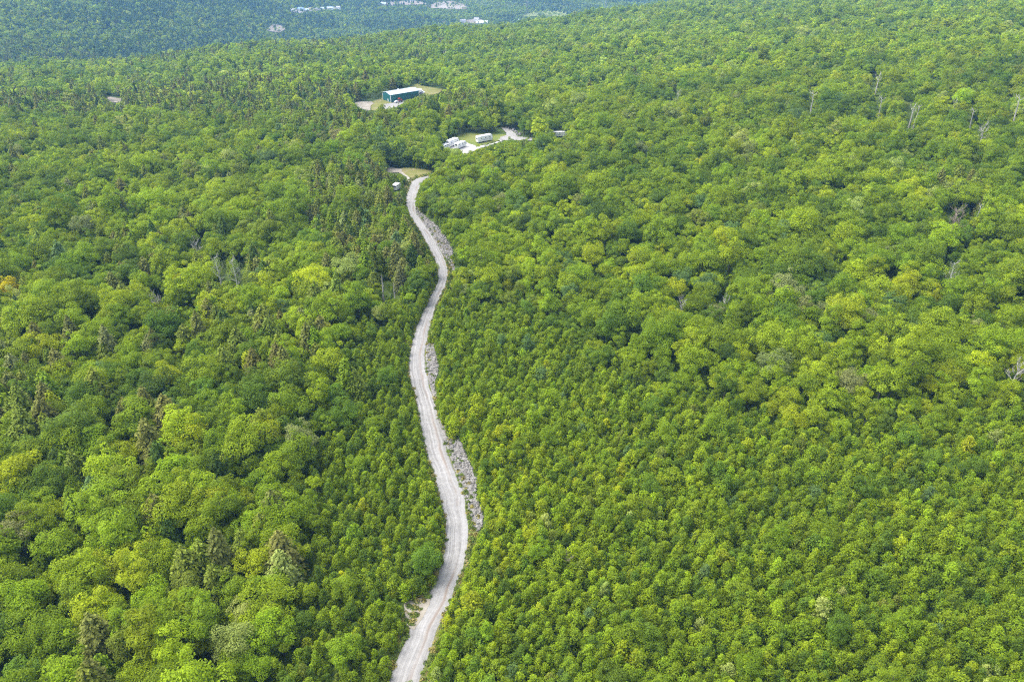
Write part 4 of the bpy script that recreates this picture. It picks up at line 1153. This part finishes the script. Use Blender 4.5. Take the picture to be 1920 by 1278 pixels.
# ------------------------------------------------------------------ valley houses
def house(px, py, yaw, w, d, h, roofm, wallm, label):
    p = g1(px, py); root = empty('valley_house', p, yaw, label, 'house', 'houses on the valley floor')
    MB().add([(-w / 2, -d / 2, -1.5), (w / 2, -d / 2, -1.5), (w / 2, d / 2, -1.5), (-w / 2, d / 2, -1.5), (-w / 2, -d / 2, h), (w / 2, -d / 2, h), (w / 2, d / 2, h), (-w / 2, d / 2, h), (-w / 2, 0, h + d * .3), (w / 2, 0, h + d * .3)],
             [(0, 1, 5, 4), (2, 3, 7, 6), (1, 2, 6, 9, 5), (3, 0, 4, 8, 7)]).build('wall', wallm, root)
    k = .4
    rf = MB().prism([(-d / 2 - k, h - .15), (0, h + d * .3 + .1), (d / 2 + k, h - .15), (d / 2 + k, h + .1), (0, h + d * .3 + .35), (-d / 2 - k, h + .1)], -w / 2 - k, w / 2 + k, 'x').build('roof', roofm, root)
    MB().box((w * .2, d * .12, h + d * .3 + .3), (.8, .8, 1.4)).build('chimney', M['brownroof'], rf)
    for x in np.linspace(-w * .35, w * .35, max(2, int(w / 4))):
        MB().box((x, -d / 2 - .03, h * .55), (1.3, .06, 1.3)).build('window', M['glass'], root)
    MB().box((w * .08, -d / 2 - .03, 1.05), (1.1, .07, 2.1)).build('door', M['grey'], root)
Y4 = lambda x, y: (x / 5.333 + 500, y / 5.333)
Y5 = lambda x, y: (x / 5.05 + 840, y / 5.05)
for a in [(*Y4(262, 118), .1, 14, 9, 4.5, M['greyroof'], M['white'], 'white valley house at the left end of the distant street'),
          (*Y4(345, 110), -.2, 15, 11, 5.5, M['bluetarp'], M['white'], 'white valley house with a blue roof on the distant street'),
          (*Y4(395, 118), .3, 13, 9, 5, M['roofw'], M['white'], 'white-roofed valley house right of the blue-roofed one'),
          (*Y4(445, 108), -.1, 12, 9, 5, M['brownroof'], M['offwhite'], 'cream valley house with dark roof near the street middle'),
          (*Y4(540, 100), .05, 20, 9, 4, M['roofw'], M['offwhite'], 'long pale low house right of the street middle'),
          (*Y4(635, 95), .15, 18, 9, 4, M['roofw'], M['white'], 'long white low house toward the right end of the street'),
          (*Y4(718, 92), -.2, 12, 9, 5, M['greyroof'], M['white'], 'white valley house last at the right end of the street'),
          (*Y4(1760, 243), .5, 14, 10, 6, M['brownroof'], M['white'], 'white gabled house just above the green ridge line'),
          (*Y4(1165, 55), .1, 18, 12, 5, M['roofw'], M['offwhite'], 'pale shed at the left side of the far sand pit'),
          (*Y4(1455, 14), .1, 20, 10, 4, M['roofw'], M['white'], 'pale low shed at the top edge of the far sand pit'),
          (*Y5(140, 214), .2, 16, 10, 5, M['greyroof'], M['white'], 'white house half hidden by trees left of the long pale roof'),
          (*Y5(272, 205), -.3, 14, 10, 7, M['greyroof'], M['white'], 'tall white house directly left of the long pale roof'),
          (*Y5(320, 228), .05, 32, 14, 4, M['offwhite'], M['offwhite'], 'long low building with a pale roof behind the ridge'),
          (*Y5(672, 212), .2, 13, 10, 5, M['roofw'], M['white'], 'small white house at the ridge line below the hay field')]:
    house(*a)

# ------------------------------------------------------------------ power line across the valley
def pylon(px, py, label, Hh=36):
    p = g1(px, py); root = empty('power_pylon', p, .25, label, 'pylon', 'pylons of the valley power line')
    fr = MB()
    def w(z): return 3.2 * (1 - z / Hh) ** 1.2 + .5
    zsn = [0, 6, 12, 17, 22, 26, 30, 33, Hh]
    for a, b in ((1, 1), (1, -1), (-1, 1), (-1, -1)):
        fr.tube([(a * w(z), b * w(z), z - .5) for z in zsn], .14, 4)
    for z0, z1 in zip(zsn, zsn[1:]):
        a, b = w(z0), w(z1)
        for f_ in (lambda u, q, z: (u, q, z), lambda u, q, z: (q, u, z)):
            for sg in (-1, 1):
                fr.tube([f_(-a, sg * a, z0), f_(b, sg * b, z1)], .08, 4); fr.tube([f_(a, sg * a, z0), f_(-b, sg * b, z1)], .08, 4)
    fr.build('lattice_frame', M['grey'], root)
    for z, L in ((24, 6), (29, 5), (33.5, 4)):
        c = MB().prism([(-L, z), (0, z + 1.0), (L, z), (0, z - .4)], -.5, .5).build('cross_arm', M['grey'], root)
    return p
pa = pylon(875, 17, 'grey lattice pylon at the right edge of the far sand pit')
pb = pylon(988, 26, 'grey lattice pylon left of the hay field in the valley')
pc = pylon(1135, 22, 'grey lattice pylon near the green ridge at the upper right')
for a, b, nm in ((pa, pb, 'between the sand pit and middle pylons'), (pb, pc, 'between the middle and ridge pylons')):
    for z, L, lv in ((24, 6, 'lowest'), (29, 5, 'middle'), (33.5, 4, 'highest')):
        A = Vector(a) + Vector((0, 0, z)); B = Vector(b) + Vector((0, 0, z))
        pts = [A.lerp(B, t) - Vector((0, 0, 9 * 4 * t * (1 - t))) for t in np.linspace(0, 1, 15)]
        o = MB().tube(pts, .14, 4).build('power_cable', M['lightgrey'])
        tag(o, '%s thin power cable %s' % (lv, nm), 'cable', 'cables of the valley power line')

# ------------------------------------------------------------------ haze
HAZE = True
if HAZE:
    hz = MB().box((0, 4200, -20), (9000, 9600, 390))
    m = bpy.data.materials.new('valley_haze'); m.use_nodes = True; nt = m.node_tree; nt.nodes.clear()
    out = nt.nodes.new('ShaderNodeOutputMaterial'); v = nt.nodes.new('ShaderNodeVolumePrincipled')
    v.inputs['Color'].default_value = (.24, .52, 1, 1); v.inputs['Density'].default_value = .000118; v.inputs['Anisotropy'].default_value = 0
    nt.links.new(v.outputs[0], out.inputs['Volume'])
    o = hz.build('haze', m); tag(o, 'pale blue haze filling the air over the forest and valley', 'haze', kind='stuff')

# ------------------------------------------------------------------ light, sky, camera
SUN_EL, SUN_AZ = math.radians(60), math.radians(-80)     # azimuth from +y, clockwise
sd = Vector((math.sin(SUN_AZ) * math.cos(SUN_EL), math.cos(SUN_AZ) * math.cos(SUN_EL), math.sin(SUN_EL)))
L = bpy.data.lights.new('sun', 'SUN'); L.energy = 1.05; L.angle = math.radians(55); L.color = (1, .96, .90)
lo = link(bpy.data.objects.new('sun', L)); lo.location = (0, 0, 300); lo.rotation_euler = (-sd).to_track_quat('-Z', 'Y').to_euler()
w = bpy.data.worlds.new('World'); scene.world = w; w.use_nodes = True
nt = w.node_tree; bg = nt.nodes['Background']
sky = nt.nodes.new('ShaderNodeTexSky'); sky.sky_type = 'NISHITA'; sky.sun_disc = False; sky.sun_elevation = SUN_EL; sky.sun_rotation = SUN_AZ
sky.air_density = 1.0; sky.dust_density = 3.5; sky.ozone_density = 1.0
hs = nt.nodes.new('ShaderNodeHueSaturation'); hs.inputs['Saturation'].default_value = .45      # thin cloud greys the sky
nt.links.new(sky.outputs[0], hs.inputs['Color']); nt.links.new(hs.outputs[0], bg.inputs['Color']); bg.inputs['Strength'].default_value = .15

cam = bpy.data.cameras.new('camera'); co = link(bpy.data.objects.new('camera', cam))
cam.sensor_width = 36; cam.lens = F * 36 / W; cam.clip_end = 20000; cam.clip_start = 1
co.location = (0, 0, CAMH); co.rotation_euler = (math.radians(90) - PITCH, 0, 0)
scene.camera = co
vs = scene.view_settings; vs.view_transform = 'Standard'; vs.look = 'None'; vs.gamma = 1; vs.exposure = 1.63
cy = scene.cycles
cy.use_denoising = False; cy.filter_width = 1.2
cy.max_bounces = 8; cy.diffuse_bounces = 5; cy.glossy_bounces = 2; cy.transmission_bounces = 4; cy.volume_bounces = 1
